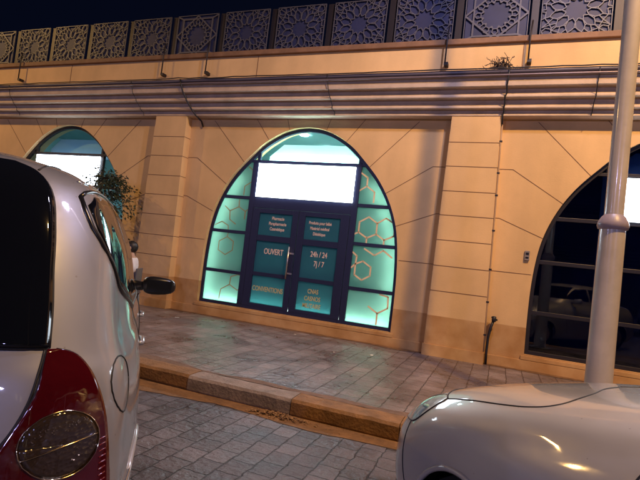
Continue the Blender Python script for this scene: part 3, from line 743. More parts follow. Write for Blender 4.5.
l = bpy.data.lights.new('lamp_light', 'SPOT'); l.spot_size = rad(170); l.spot_blend = .3; l.shadow_soft_size = .25; l.energy = PALE_W*2.2; l.color = PALE
lo = bpy.data.objects.new('lamp_light', l); C.objects.link(lo); lo.parent = t; lo.location = (0, -.45, 7.55)

# ------------------------------------------------------------------ opposite side of the road (seen only in reflections)
ob = thing('opposite_building', 'plain dark apartment block across the road behind the camera', 'building', (0, -18, SZ))
m = MB().box(-38, 38, -4, 0, 0, 9.5).build('wall', mat('far_wall', (.16, .14, .17), .8, nscale=.6, namt=.4), ob)
wl = emis('lit_room', (1, .8, .5), .9); dk = M['roomdark']; rs = random.Random(5)
wins = MB()
for i in range(-12, 13):
    for j in range(3):
        wins.box(i*3-.6, i*3+.6, .001, .05, 1.0+j*3, 2.5+j*3, 1 if rs.random() < .12 else 0)
wins.build('window', [dk, wl], ob)
q = MB()
for j in range(1, 3): q.box(-37, 37, .002, 1.0, j*3-.1, j*3+.05); 
for j in range(1, 3):
    for k in range(4): q.box(-37, 37, .97, 1.0, j*3+.25+k*.22, j*3+.28+k*.22)
q.build('balcony', mat('balcony', (.42, .34, .3), .7), ob)

# ------------------------------------------------------------------ cars
def interp(levels, k, f):
    return levels[k][f]
FR = [(0, 0), (.012, .45), (None, .78), (None, .93), (None, .985)]
def plan(lv, nseg=6):
    z, xr, xf, w_, cr, cf = lv
    ctrl = [(xr, 0), (xr+.012, .42*w_), (xr+.12*cr, .76*w_), (xr+.42*cr, .93*w_), (xr+cr, .982*w_), ((xr+cr)*.55+(xf-cf)*.45, 1.0*w_), (xf-cf, .985*w_), (xf-.45*cf, .925*w_), (xf-.15*cf, .76*w_), (xf-.02, .42*w_), (xf, 0)]
    full = ctrl+[(x, -y) for x, y in ctrl[-2:0:-1]]
    n = len(full); pts = []
    for i in range(n):
        p0, p1, p2, p3 = full[(i-1) % n], full[i], full[(i+1) % n], full[(i+2) % n]
        sg = nseg*(4 if i in (4, 5, 14, 15) else 1)
        for k in range(sg):
            t_ = k/sg
            # centripetal-ish: scaled tangents to avoid overshoot
            L1 = math.dist(p1, p2) or 1e-6; La = math.dist(p0, p1) or 1e-6; Lb = math.dist(p2, p3) or 1e-6
            m1 = [((p1[a]-p0[a])/La*L1*L1/(La+L1)*1 + (p2[a]-p1[a])*La/(La+L1)) for a in (0, 1)]
            m2 = [((p2[a]-p1[a])*Lb/(Lb+L1) + (p3[a]-p2[a])/Lb*L1*L1/(Lb+L1)) for a in (0, 1)]
            h00 = 2*t_**3-3*t_**2+1; h10 = t_**3-2*t_**2+t_; h01 = -2*t_**3+3*t_**2; h11 = t_**3-t_**2
            pts.append(tuple(h00*p1[a]+h10*m1[a]+h01*p2[a]+h11*m2[a] for a in (0, 1)))
    return [(x, y, z) for x, y in pts]
def densify(levels, n=5):
    out = []; L = levels; N = len(L)
    for i in range(N-1):
        p0, p1, p2, p3 = L[max(i-1, 0)], L[i], L[i+1], L[min(i+2, N-1)]
        h = (p2[0]-p1[0])
        for k in range(n):
            t_ = k/n; row = []
            for a in range(6):
                if a == 0: row.append(p1[0]+h*t_); continue
                s1 = (p2[a]-p1[a])/h; s0 = (p1[a]-p0[a])/(p1[0]-p0[0]) if i else s1; s2 = (p3[a]-p2[a])/(p3[0]-p2[0]) if i < N-2 else s1
                d1 = 0 if s0*s1 <= 0 else 2*s0*s1/(s0+s1); d2 = 0 if s1*s2 <= 0 else 2*s1*s2/(s1+s2)
                h00 = 2*t_**3-3*t_**2+1; h10 = t_**3-2*t_**2+t_; h01 = -2*t_**3+3*t_**2; h11 = t_**3-t_**2
                row.append(h00*p1[a]+h10*h*d1+h01*p2[a]+h11*h*d2)
            out.append(tuple(row))
    out.append(L[-1]); return out
def car_body(levels, paint, par, wheels, rw):
    lv = densify(levels); rows = [plan(l) for l in lv]; n = len(rows[0]); mb = MB()
    vv = [Vector(p) for r in rows for p in r]
    # open the wheel arches
    def near(p):
        for wx in wheels:
            d = math.hypot(p.x-wx, p.z-.31)
            if abs(p.y) > .55 and d < rw-1e-5: return wx, d
        return None
    keep = []
    for i in range(len(rows)-1):
        for k in range(n):
            f = (i*n+k, i*n+(k+1) % n, (i+1)*n+(k+1) % n, (i+1)*n+k)
            if all(near(vv[j]) for j in f): continue
            keep.append(f)
    used = set(j for f in keep for j in f)
    for j in used:
        p = vv[j]; r = near(p)
        if r and r[1] > .01:
            wx, d = r; p.x = wx+(p.x-wx)*rw/d; p.z = .31+(p.z-.31)*rw/d
    mb.add(vv, keep, 0, True)
    mb.f.append(tuple(range(n))[::-1]); mb.m.append(0); mb.sm.append(False)
    o = mb.build('body', paint, par)
    bm = bmesh.new(); bm.from_mesh(o.data); bmesh.ops.delete(bm, geom=[v for v in bm.verts if not v.link_faces], context='VERTS'); bm.to_mesh(o.data)
    bv = BVHTree.FromBMesh(bm); bm.free()
    # liners
    q = MB()
    for wx in wheels:
        for s in (-1, 1):
            a0 = [(wx+rw*math.cos(rad(a)), .31+rw*math.sin(rad(a))) for a in range(-20, 201, 10)]
            v = [(x, s*.80, z) for x, z in a0]+[(x, s*.50, z) for x, z in a0]; N = len(a0)
            q.add(v, [(i, i+1, i+1+N, i+N) for i in range(N-1)]+[tuple(range(N, 2*N))])
    q.build('wheel_arch_liner', M['black'], par)
    return o, bv
def cast(bv, o, d):
    h = bv.ray_cast(Vector(o), Vector(d).normalized())
    if h[0] is None: h = bv.find_nearest(Vector(o))
    n = h[1]
    if n.dot(Vector(d)) > 0: n = -n
    return h[0], n
def patch(bv, A, B, d, off, name, m, par, rows=14, cols=26, thick=.006):
    """A,B: polylines of 3-D ray origins; ruled between them, cast along d onto the body"""
    def res(Pl, n):
        L = [0]
        for a, b in zip(Pl[:-1], Pl[1:]): L.append(L[-1]+(Vector(b)-Vector(a)).length)
        out = []
        for i in range(n+1):
            t = L[-1]*i/n; k = 0
            while k < len(Pl)-2 and L[k+1] < t: k += 1
            out.append(Vector(Pl[k]).lerp(Vector(Pl[k+1]), (t-L[k])/max(1e-6, L[k+1]-L[k])))
        return out
    a, b = res(A, cols), res(B, cols); vv = []; back = []
    for j in range(rows+1):
        for i in range(cols+1):
            p, nn = cast(bv, a[i].lerp(b[i], j/rows), d); vv.append(p+nn*off); back.append(p+nn*(off-thick))
    N = cols+1; fs = [(j*N+i, j*N+i+1, (j+1)*N+i+1, (j+1)*N+i) for j in range(rows) for i in range(cols)]
    K = len(vv); f2 = [tuple(x+K for x in f)[::-1] for f in fs]
    rim = [j for j in range(cols)]+[]
    ed = [(i, i+1) for i in range(cols)]+[(rows*N+i+1, rows*N+i) for i in range(cols)]+[((j+1)*N, j*N) for j in range(rows)]+[(j*N+cols, (j+1)*N+cols) for j in range(rows)]
    mb = MB().add(vv+back, fs, 0, True)
    for f in f2: mb.f.append(f); mb.m.append(0); mb.sm.append(True)
    for p, q in ed: mb.f.append((q, p, p+K, q+K)); mb.m.append(0); mb.sm.append(False)
    return mb.build(name, m, par)
def line_on(bv, pts, d, r, mb, off=0, n=40, mi=0):
    P_ = [Vector(p) for p in pts]; out = []
    L = [0]
    for a, b in zip(P_[:-1], P_[1:]): L.append(L[-1]+(b-a).length)
    N = max(4, int(n))
    for i in range(N+1):
        t = L[-1]*i/N; k = 0
        while k < len(P_)-2 and L[k+1] < t: k += 1
        q = P_[k].lerp(P_[k+1], (t-L[k])/max(1e-6, L[k+1]-L[k]))
        h, nn = cast(bv, q, d); out.append(h+nn*off)
    mb.tube(out, r, 6, mi)
def spl(pts, n=8):
    out = []; N = len(pts)
    for i in range(N-1):
        p0, p1, p2, p3 = pts[max(i-1, 0)], pts[i], pts[i+1], pts[min(i+2, N-1)]
        for k in range(n):
            t = k/n; out.append(tuple(.5*((2*p1[a])+(-p0[a]+p2[a])*t+(2*p0[a]-5*p1[a]+4*p2[a]-p3[a])*t*t+(-p0[a]+3*p1[a]-3*p2[a]+p3[a])*t**3) for a in range(len(p1))))
    return out+[pts[-1]]
def wheel(par, x, s):
    t = MB().lathe([(.20, -.09), (.27, -.095), (.305, -.07), (.31, 0), (.305, .07), (.27, .095), (.20, .09)], 36, axis='y').build('wheel', M['rubber'], par)
    t.location = (x, s*.74, .31)
    r = MB().lathe([(0, s*.05), (.05, s*.055), (.06, s*.035), (.15, s*.03), (.19, s*.075), (.205, s*.08)], 30, axis='y')
    for k in range(7):
        a = 2*math.pi*k/7; r.bar((.04*math.cos(a), s*.05, .04*math.sin(a)), (.19*math.cos(a), s*.07, .19*math.sin(a)), .035, .015)
    r.build('rim', M['steel'], t)
# car materials
def paint_mat(name, col, rough=.42, metal=.35):
    m = mat(name, col, rough, metal=metal, coat=1.0, coatr=.04); t = m.node_tree; b = t.nodes['Principled BSDF']; L = t.links.new
    g = t.nodes.new('ShaderNodeTexCoord'); n = t.nodes.new('ShaderNodeTexNoise'); n.inputs['Scale'].default_value = 3.5; n.inputs['Detail'].default_value = 9; n.inputs['Roughness'].default_value = .7
    L(g.outputs['Object'], n.inputs['Vector'])
    r = t.nodes.new('ShaderNodeMapRange'); r.inputs[1].default_value = .35; r.inputs[2].default_value = .7; r.inputs[3].default_value = rough-.04; r.inputs[4].default_value = rough+.14; L(n.outputs['Fac'], r.inputs[0]); L(r.outputs[0], b.inputs['Roughness'])
    # dust specks and road dirt spots
    v = t.nodes.new('ShaderNodeTexVoronoi'); v.inputs['Scale'].default_value = 26; L(g.outputs['Object'], v.inputs['Vector'])
    lt = t.nodes.new('ShaderNodeMath'); lt.operation = 'LESS_THAN'; lt.inputs[1].default_value = .085; L(v.outputs['Distance'], lt.inputs[0])
    n2 = t.nodes.new('ShaderNodeTexNoise'); n2.inputs['Scale'].default_value = 9; L(g.outputs['Object'], n2.inputs['Vector'])
    gt = t.nodes.new('ShaderNodeMath'); gt.operation = 'GREATER_THAN'; gt.inputs[1].default_value = .56; L(n2.outputs['Fac'], gt.inputs[0])
    mu = t.nodes.new('ShaderNodeMath'); mu.operation = 'MULTIPLY'; L(lt.outputs[0], mu.inputs[0]); L(gt.outputs[0], mu.inputs[1])
    m5 = t.nodes.new('ShaderNodeMath'); m5.operation = 'MULTIPLY'; m5.inputs[1].default_value = .35; L(mu.outputs[0], m5.inputs[0])
    mx = t.nodes.new('ShaderNodeMix'); mx.data_type = 'RGBA'; mx.inputs[6].default_value = (*col, 1); mx.inputs[7].default_value = (.12, .08, .05, 1); L(m5.outputs[0], mx.inputs[0]); L(mx.outputs[2], b.inputs['Base Color'])
    r2 = t.nodes.new('ShaderNodeMapRange'); r2.inputs[1].default_value = .4; r2.inputs[2].default_value = .75; r2.inputs[3].default_value = .03; r2.inputs[4].default_value = .12; L(n.outputs['Fac'], r2.inputs[0]); L(r2.outputs[0], b.inputs['Coat Roughness'])
    return m
M['silver'] = paint_mat('silver_paint', (.29, .30, .34))
M['beige'] = paint_mat('pale_paint', (.45, .44, .43), .42, .3)
M['carglass'] = mat('car_glass', (.004, .005, .008), .04, spec=.4)
M['seam'] = mat('seam', (.008, .008, .01), .6)
M['trim'] = mat('grey_trim', (.10, .10, .12), .35, coat=.3)
M['chrome'] = mat('bright_trim', (.6, .62, .68), .18, metal=.9)
def lens_mat(name, col, rough=.06, bump=.5, scale=60):
    m = mat(name, col, rough, coat=1.0); t = m.node_tree; b = t.nodes['Principled BSDF']; L = t.links.new
    g = t.nodes.new('ShaderNodeTexCoord'); v = t.nodes.new('ShaderNodeTexVoronoi'); v.inputs['Scale'].default_value = scale; v.feature = 'F1'
    L(g.outputs['Object'], v.inputs['Vector'])
    bp = t.nodes.new('ShaderNodeBump'); bp.inputs['Strength'].default_value = bump; bp.inputs['Distance'].default_value = .006; L(v.outputs['Distance'], bp.inputs['Height']); L(bp.outputs[0], b.inputs['Normal'])
    b.inputs['Coat Normal'].default_value = (0, 0, 0)
    return m
M['redlens'] = lens_mat('red_lens', (.055, .002, .004), .10, .12, 45)
M['darkred'] = lens_mat('dark_red_lens', (.022, .002, .003), .1, .15, 45)
M['brightred'] = lens_mat('bright_red_lens', (.13, .004, .008), .15, .5, 70)
M['smoke'] = lens_mat('smoked_clear_lens', (.03, .02, .014), .10, .35, 80)
M['reflector'] = mat('reflector_facets', (.75, .6, .4), .12, metal=1)
M['headglass'] = mat('headlamp_glass', (.72, .80, .80), .12, metal=.1, coat=1.0, nscale=25, namt=.5)

# ---- left car: silver hatchback seen from its right rear corner
HATCH = [(0.2, 0.14, 3.86, 0.76, 0.5, 0.6), (0.3, 0.03, 3.94, 0.835, 0.46, 0.66), (0.45, 0.0, 3.98, 0.862, 0.42, 0.7), (0.58, 0.0, 3.97, 0.868, 0.4, 0.72), (0.66, 0.02, 3.92, 0.868, 0.38, 0.74), (0.74, 0.055, 3.84, 0.866, 0.36, 0.78), (0.84, 0.075, 3.7, 0.862, 0.36, 0.85), (0.94, 0.095, 3.5, 0.854, 0.36, 0.9), (1.02, 0.115, 3.22, 0.84, 0.36, 0.85), (1.08, 0.14, 3.02, 0.815, 0.36, 0.7), (1.197, 0.19, 2.88, 0.785, 0.36, 0.6), (1.3374, 0.26, 2.68, 0.757, 0.36, 0.55), (1.4778, 0.335, 2.46, 0.705, 0.36, 0.5), (1.5714, 0.4, 2.3, 0.655, 0.36, 0.5), (1.6299, 0.48, 2.15, 0.585, 0.38, 0.5), (1.6708, 0.62, 1.98, 0.46, 0.38, 0.5), (1.6942, 0.85, 1.8, 0.3, 0.3, 0.4), (1.7001, 1.1, 1.55, 0.02, 0.1, 0.1)]
def hatchback(O, head, label):
    t = thing('parked_car', label, 'car', (O[0], O[1], 0), head, 'cars parked by the kerb')
    body, bv = car_body(HATCH, M['silver'], t, (.72, 3.22), .36)
    lip = MB()
    for s in (-1, 1):
        for wx in (.72, 3.22): line_on(bv, [(wx+.363*math.cos(rad(a)), s*2, .31+.363*math.sin(rad(a))) for a in range(-5, 186, 5)], (0, -s, 0), .012, lip, .0, 60)
    lip.build('wheel_arch_lip', M['silver'], t)
    RWE = spl([(.612, 1.10), (.600, 1.2), (.582, 1.3), (.562, 1.42), (.53, 1.535), (.475, 1.60), (.40, 1.628)])
    # rear window (big, dark, reaching to the roof)
    A = [(-1, -y, z) for y, z in RWE]; B = [(-1, y, z) for y, z in RWE]
    rwm = patch(bv, A, B, (1, 0, 0), .007, 'rear_window', M['carglass'], t, 70, 50, .014)
    q = MB(); line_on(bv, [(-1, -y-.003, z) for y, z in RWE]+[(-1, y+.003, z) for y, z in RWE[::-1]]+[(-1, -.615, 1.098)], (1, 0, 0), .0045, q, .0, 120); q.build('seal', M['seam'], rwm)
    # hatch panel seams + lower panel lip under the glass
    q = MB()
    for s in (-1, 1):
        line_on(bv, spl([(-1, s*.606, 1.095), (-1, s*.604, 1.05), (-1, s*.595, .976), (-1, s*.57, .907), (-1, s*.535, .85), (-1, s*.47, .76), (-1, s*.435, .66)]), (1, 0, 0), .004, q, 0, 40)
        # side seams : doors, on both sides
        for pl in ([(1.12, 1.10), (1.06, .98), (1.12, .80), (1.28, .60), (1.30, .36)], [(1.98, 1.12), (1.97, .9), (1.96, .36)], [(3.0, 1.0), (3.04, .8), (2.88, .45), (2.86, .36)]):
            line_on(bv, spl([(x, s*2, z) for x, z in pl]), (0, -s, 0), .0035, q, 0, 30)
        line_on(bv, [(1.30, s*2, .37), (2.86, s*2, .37)], (0, -s, 0), .0035, q, 0, 30)
    line_on(bv, [(-1, .435, .66), (-1, -.435, .66)], (1, 0, 0), .004, q, 0, 20)
    for s in (-1, 1):   # bonnet
        line_on(bv, spl([(3.02, s*.62, 3), (3.3, s*.62, 3), (3.62, s*.52, 3), (3.78, s*.3, 3), (3.82, 0, 3)]), (0, 0, -1), .0035, q, 0, 30)
    line_on(bv, [(.5, -.47, 3), (1.0, -.5, 3), (2.2, -.48, 3)], (0, 0, -1), .004, q, 0, 20); line_on(bv, [(.5, .47, 3), (1.0, .5, 3), (2.2, .48, 3)], (0, 0, -1), .004, q, 0, 20)
    q.build('seam', M['seam'], t)
    # side glazing
    for s in (-1, 1):
        for pb, pt in (([(.475, 1.38), (.515, 1.32), (.60, 1.25), (.78, 1.195), (1.10, 1.13)], [(.47, 1.44), (.50, 1.52), (.58, 1.555), (.84, 1.565), (1.10, 1.565)]),
                       ([(1.16, 1.12), (1.95, 1.105)], [(1.16, 1.55), (1.95, 1.555)]), ([(2.03, 1.105), (2.9, 1.10)], [(2.03, 1.555), (2.30, 1.53), (2.9, 1.12)])):
            patch(bv, [(x, s*2, z) for x, z in pb], [(x, s*2, z) for x, z in pt], (0, -s, 0), .003, 'side_window', M['carglass'], t, 14, 24)
        q = MB()
        line_on(bv, spl([(.50, s*2, 1.545), (.455, s*2, 1.46), (.455, s*2, 1.38), (.50, s*2, 1.31), (.58, s*2, 1.235), (.78, s*2, 1.178), (1.13, s*2, 1.11), (2.0, s*2, 1.085), (2.98, s*2, 1.08)]), (0, -s, 0), .010, q, .0, 50)
        line_on(bv, spl([(.50, s*2, 1.545), (.58, s*2, 1.572), (.80, s*2, 1.585), (1.13, s*2, 1.585), (2.0, s*2, 1.585), (2.35, s*2, 1.545), (2.7, s*2, 1.33), (2.98, s*2, 1.08)]), (0, -s, 0), .008, q, .0, 60)
        q.build('window_surround', M['black'], t)
        q = MB()
        line_on(bv, spl([(.58, s*2, 1.60), (.85, s*2, 1.615), (1.13, s*2, 1.615), (2.0, s*2, 1.615), (2.4, s*2, 1.58)]), (0, -s, 0), .006, q, .0, 60)
        q.build('roof_rail', M['chrome'], t)
        # door handles
        for hx in (1.16, 2.08):
            p, nn = cast(bv, (hx, s*2, .93), (0, -s, 0))
            h = MB().tube([p+Vector((0, s*-.002, 0)), p+Vector((.03, s*.016, 0)), p+Vector((.13, s*.018, .002)), p+Vector((.17, s*-.002, .002))], [.010, .013, .013, .010], 10)
            h.build('door_handle', M['silver'], t)
        # lower rubbing strip
        pass
    for s in (-1, 1):
        patch(bv, [(.95, s*2, .50), (2.95, s*2, .50)], [(.95, s*2, .56), (2.95, s*2, .56)], (0, -s, 0), .012, 'side_moulding', M['silver'], t, 3, 40, .014)
        q = MB(); line_on(bv, spl([(.05, s*2, .62), (.22, s*2, .605), (.45, s*2, .60), (.62, s*2, .655)]), (0, -s, 0), .007, q, .002, 26); q.build('bumper_seam', M['chrome'], t)
    # fuel flap
    q = MB(); c = (.335, .968); line_on(bv, [(c[0]+.085*math.cos(a/20*2*math.pi), -2, c[1]+.085*math.sin(a/20*2*math.pi)) for a in range(21)], (0, 1, 0), .003, q, .0, 60)
    q.build('fuel_flap', M['seam'], t)
    # bumper line at rear
    q = MB(); line_on(bv, [(-1, .84, .66), (-1, 0, .655), (-1, -.84, .66)], (1, 0, 0), .004, q, 0, 40); q.build('bumper_seam', M['seam'], t)
    # tail lamps wrapping the corners, cast diagonally
    for s in (-1, 1):
        d = Vector((.80, -s*.60, 0)).normalized(); e = Vector((-.60*1, -s*.80, 0)) # e: lateral axis across the lamp (towards the car centre is +)
        e = Vector((-.60, -s*.80, 0)); base = Vector((.10, s*.80, 0))-d*1.5
        def LP(u, z): return base+e*u+Vector((0, 0, z))
        # outer edge (towards side) and inner edge (towards hatch), bottom to top
        outer = spl([(-.07, .60), (-.073, .70), (-.067, .80), (-.05, .92), (-.022, 1.008), (.008, 1.062), (.038, 1.086), (.075, 1.096)])
        inner = spl([(.29, .60), (.283, .68), (.255, .77), (.196, .874), (.14, .976), (.115, 1.047), (.098, 1.096)])
        lens = patch(bv, [LP(*p) for p in outer], [LP(*p) for p in inner], d, .007, 'tail_light', M['redlens'], t, 22, 40, .012)
        q = MB(); line_on(bv, [LP(*p) for p in outer], d, .004, q, .001, 50); line_on(bv, [LP(*p) for p in inner], d, .004, q, .001, 50); q.build('seal', M['seam'], lens)
        # dark upper bowl, smoked round indicator below, bright ribbed edge
        def disc(cu, cz, ru, rz, off, nm, mm, a0=0, a1=360, r0=0.0):
            A_ = [LP(cu+ru*math.cos(rad(a0+(a1-a0)*k/30)), cz+rz*math.sin(rad(a0+(a1-a0)*k/30))) for k in range(31)]
            B_ = [LP(cu+ru*r0*math.cos(rad(a0+(a1-a0)*k/30)), cz+rz*r0*math.sin(rad(a0+(a1-a0)*k/30))) for k in range(31)]
            return patch(bv, A_, B_, d, off, nm, mm, lens, 8, 60, .0008)
        disc(.070, .858, .098, .082, .0078, 'indicator_lens', M['smoke'], r0=.02)
        q = MB(); line_on(bv, [LP(.070+.100*math.cos(a/24*2*math.pi), .858+.084*math.sin(a/24*2*math.pi)) for a in range(25)], d, .0016, q, .0085, 80)
        line_on(bv, spl([LP(-.024, .868), LP(.07, .853), LP(.165, .832)], 5), d, .0018, q, .0085, 20); q.build('lens_rim', M['reflector'], lens)
        rr = random.Random(4); q = MB()
        for k in range(46):
            rowi = rr.choice((0, 0, 0, 1, 1, 2)); u = .07+rr.uniform(-.075, .075); z = (.905, .890, .812)[rowi]+rr.gauss(0, .005)+(-.15*(u-.07))
            p, nn = cast(bv, LP(u, z), d); p += nn*.0085; s_ = rr.uniform(.0012, .0032); a = nn.orthogonal().normalized(); b = nn.cross(a)
            q.add([p+a*s_, p+b*s_, p-a*s_, p-b*s_, p+nn*s_*.7], [(0, 1, 4), (1, 2, 4), (2, 3, 4), (3, 0, 4)])
        q.build('reflector_glint', M['reflector'], lens)
        q = MB()
        for k in range(9):
            z = .72+k*.016; line_on(bv, [LP(-.052, z+.004), LP(-.030, z)], d, .0022, q, .0066, 6)
        q.build('lens_rib', M['brightred'], lens)
    # door mirrors
    for s in (-1, 1):
        mr = MB(); cx, cy, cz = 2.78, s*.99, 1.075
        prof = []
        V = []; F = []; nu, nv = 20, 12
        for j in range(nv+1):
            ph = math.pi*j/nv
            for i in range(nu):
                th = 2*math.pi*i/nu; ce = lambda v_, e_: math.copysign(abs(v_)**e_, v_)
                x = .055*ce(math.sin(ph), .8)*ce(math.cos(th), .7); y = .128*ce(math.cos(ph), .75); z = .072*ce(math.sin(ph), .7)*ce(math.sin(th), .75)
                V.append((cx+x+(.02 if x > 0 else 0), cy+y, cz+z*(1-.12*y*s/.128)))
        for j in range(nv):
            for i in range(nu): F.append((j*nu+i, j*nu+(i+1) % nu, (j+1)*nu+(i+1) % nu, (j+1)*nu+i))
        mr.add(V, F, 0, True); mo = mr.build('door_mirror', M['black'], t)
        st = MB().tube([(2.84, s*.80, 1.06), (2.83, s*.86, 1.06), (2.80, s*.90, 1.07)], [.045, .036, .034], 12).build('mirror_arm', M['black'], mo)
        MB().box(cx-.0565, cx-.0535, cy-.095, cy+.095, cz-.048, cz+.048).build('mirror_glass', mat('mirror_glass', (.03, .035, .045), .05, metal=.6), mo, bevel=.02)
    for x in (.72, 3.22):
        for s in (-1, 1): wheel(t, x, s)
    # head lamps, windscreen, plates
    patch(bv, [(5, y, 0) for y in (.6, 0, -.6)] if False else [(5, y, 1.12) for y in (.66, .3, 0, -.3, -.66)], [(5, y, 1.46) for y in (.52, .3, 0, -.3, -.52)], (-1, 0, 0), .004, 'windscreen', M['carglass'], t)
    for s in (-1, 1): patch(bv, [(5, s*.50, .66), (5, s*.78, .68)], [(5, s*.52, .78), (5, s*.80, .82)], (-1, 0, 0), .006, 'head_light', M['headglass'], t, 6, 10)
    patch(bv, [(-1, -.26, .44), (-1, .26, .44)], [(-1, -.26, .55), (-1, .26, .55)], (1, 0, 0), .01, 'number_plate', M['paper'], t, 3, 6)
    return t
hatchback((-1.474, .45), rad(90+41), 'silver hatchback with a red tail light and black door mirror at the left')

# ---- right car: pale car whose front left wing fills the lower right corner
SALOON = [(0.2, 0.12, 4.14, 0.78, 0.5, 0.55), (0.3, 0.03, 4.24, 0.85, 0.45, 0.6), (0.45, 0.0, 4.29, 0.875, 0.42, 0.62), (0.58, 0.0, 4.28, 0.88, 0.42, 0.64), (0.66, 0.02, 4.24, 0.882, 0.4, 0.66), (0.7544, 0.05, 4.16, 0.88, 0.4, 0.7), (0.8252, 0.06, 4.06, 0.872, 0.4, 0.74), (0.896, 0.07, 3.9, 0.855, 0.4, 0.8), (0.955, 0.08, 3.7, 0.83, 0.4, 0.8), (1.0022, 0.09, 3.46, 0.8, 0.4, 0.75), (1.0494, 0.1, 3.2, 0.765, 0.4, 0.7), (1.0848, 0.13, 3.02, 0.745, 0.4, 0.62), (1.1556, 0.4, 2.88, 0.72, 0.5, 0.5), (1.2736, 0.62, 2.72, 0.69, 0.5, 0.5), (1.3916, 0.82, 2.54, 0.65, 0.5, 0.5), (1.4978, 1.0, 2.35, 0.6, 0.5, 0.5), (1.5568, 1.2, 2.15, 0.52, 0.5, 0.5), (1.5863, 1.4, 1.95, 0.38, 0.4, 0.4), (1.5981, 1.6, 1.8, 0.02, 0.1, 0.1)]
def saloon(O, head, label):
    t = thing('parked_car', label, 'car', (O[0], O[1], 0), head, 'cars parked by the kerb')
    body, bv = car_body(SALOON, M['beige'], t, (.85, 3.50), .335)
    q = MB(); lip = MB()
    for s in (-1, 1):
        line_on(bv, spl([(3.46, 0, 3), (3.40, s*.2, 3), (3.29, s*.45, 3), (3.245, s*.62, 3), (3.265, s*.70, 3), (3.34, s*.742, 3), (3.46, s*.752, 3), (3.60, s*.745, 3), (3.79, s*.728, 3)]), (0, 0, -1), .0035, q, .0, 90)
        line_on(bv, spl([(3.79, s*.728, 3), (3.86, s*.66, 3), (3.98, s*.45, 3), (4.05, s*.2, 3), (4.06, 0, 3)]), (0, 0, -1), .004, q, .0, 30)
        line_on(bv, spl([(3.97, s*2, .70), (3.96, s*2, .63), (3.93, s*2, .5), (3.86, s*2, .38)]), (0, -s, 0), .0035, q, 0, 20)
        for pl in ([(2.86, .95), (2.88, .8), (2.80, .36)], [(1.85, 1.0), (1.85, .36)], [(1.0, 1.0), (1.15, .7), (1.2, .36)]):
            line_on(bv, spl([(x, s*2, z) for x, z in pl]), (0, -s, 0), .0035, q, 0, 30)
        for wx in (.85, 3.50):
            line_on(bv, [(wx+.340*math.cos(rad(a)), s*2, .31+.340*math.sin(rad(a))) for a in range(-5, 186, 5)], (0, -s, 0), .013, lip, .0, 60)
    q.build('seam', M['seam'], t); lip.build('wheel_arch_lip', M['beige'], t)
    for s in (-1, 1):
        d = Vector((-.62, -s*.78, 0)).normalized()
        low = [Vector(p)-d for p in spl([(3.795, s*.742, .848), (3.863, s*.793, .772), (3.944, s*.805, .712), (4.03, s*.755, .69), (4.12, s*.66, .67)])]
        up = [Vector(p)-d for p in spl([(3.80, s*.735, .858), (3.857, s*.69, .858), (3.95, s*.665, .825), (4.05, s*.62, .775), (4.14, s*.60, .735)])]
        ln = patch(bv, low, up, d, .004, 'head_light', M['headglass'], t, 14, 30, .012)
        q2 = MB(); line_on(bv, low+up[::-1]+low[:1], d, .003, q2, .002, 70); q2.build('seal', M['seam'], ln)
        p, nn = cast(bv, Vector((3.90, s*.78, .79))-d, d)
        MB().lathe([(0, 0), (.018, .0), (.02, .01), (0, .014)], 14, tuple(p+nn*.004), 'z').build('indicator', mat('indicator', (.25, .45, .40), .1, coat=1), ln)
        for pb, pt in (([(1.1, 1.172), (1.82, 1.172)], [(1.25, 1.474), (1.82, 1.486)]), ([(1.88, 1.172), (2.62, 1.196)], [(1.88, 1.486), (2.25, 1.462), (2.62, 1.238)])):
            patch(bv, [(x, s*2, z) for x, z in pb], [(x, s*2, z) for x, z in pt], (0, -s, 0), .003, 'side_window', M['carglass'], t, 8, 14)
        patch(bv, [(-1, s*.42, .70), (-1, s*.84, .70)], [(-1, s*.45, .86), (-1, s*.83, .86)], (1, 0, 0), .006, 'tail_light', M['redlens'], t, 6, 12)
        mo = MB().tube([(2.50, s*.72, 1.13), (2.50, s*.78, 1.14), (2.49, s*.80, 1.16), (2.48, s*.95, 1.17), (2.48, s*.98, 1.17)], [.03, .03, .06, .07, .03], 14).build('door_mirror', M['beige'], t)
        for hx in (1.15, 2.0):
            p, nn = cast(bv, (hx, s*2, .86), (0, -s, 0)); MB().tube([p, p+Vector((.03, s*.03, 0)), p+Vector((.13, s*.03, 0)), p+Vector((.16, 0, 0))], .01, 8).build('door_handle', M['beige'], t)
    patch(bv, [(6, y, 1.186) for y in (.64, .3, 0, -.3, -.64)], [(6, y, 1.498) for y in (.5, .3, 0, -.3, -.5)], (-1, 0, 0), .004, 'windscreen', M['carglass'], t)
    patch(bv, [(-1, y, 1.186) for y in (.60, 0, -.60)], [(-1, y, 1.486) for y in (.46, 0, -.46)], (1, 0, 0), .004, 'rear_window', M['carglass'], t)
    patch(bv, [(6, y, .62) for y in (.4, 0, -.4)], [(6, y, .74) for y in (.42, 0, -.42)], (-1, 0, 0), .005, 'grille', M['black'], t, 5, 16)
    patch(bv, [(6, y, .40) for y in (.26, 0, -.26)], [(6, y, .51) for y in (.26, 0, -.26)], (-1, 0, 0), .012, 'number_plate', M['paper'], t, 4, 10)
    for x in (.85, 3.50):
        for s in (-1, 1): wheel(t, x, s)
    return t
h2 = rad(90+46); ax = Vector((math.cos(h2), math.sin(h2))); ay = Vector((-math.sin(h2), math.cos(h2)))
anchor = Vector((-.19, 2.22)); O2 = anchor - ax*3.72 - ay*.83
sal = saloon((O2.x, O2.y), h2, 'pale silver car whose bonnet and front left wing reach in at the lower right')
c2 = copy_tree(sal); c2.location = (6.5, -8.5, 0); c2.rotation_euler = (0, 0, rad(88)); c2['label'] = 'pale saloon parked across the road to the right, behind the camera'
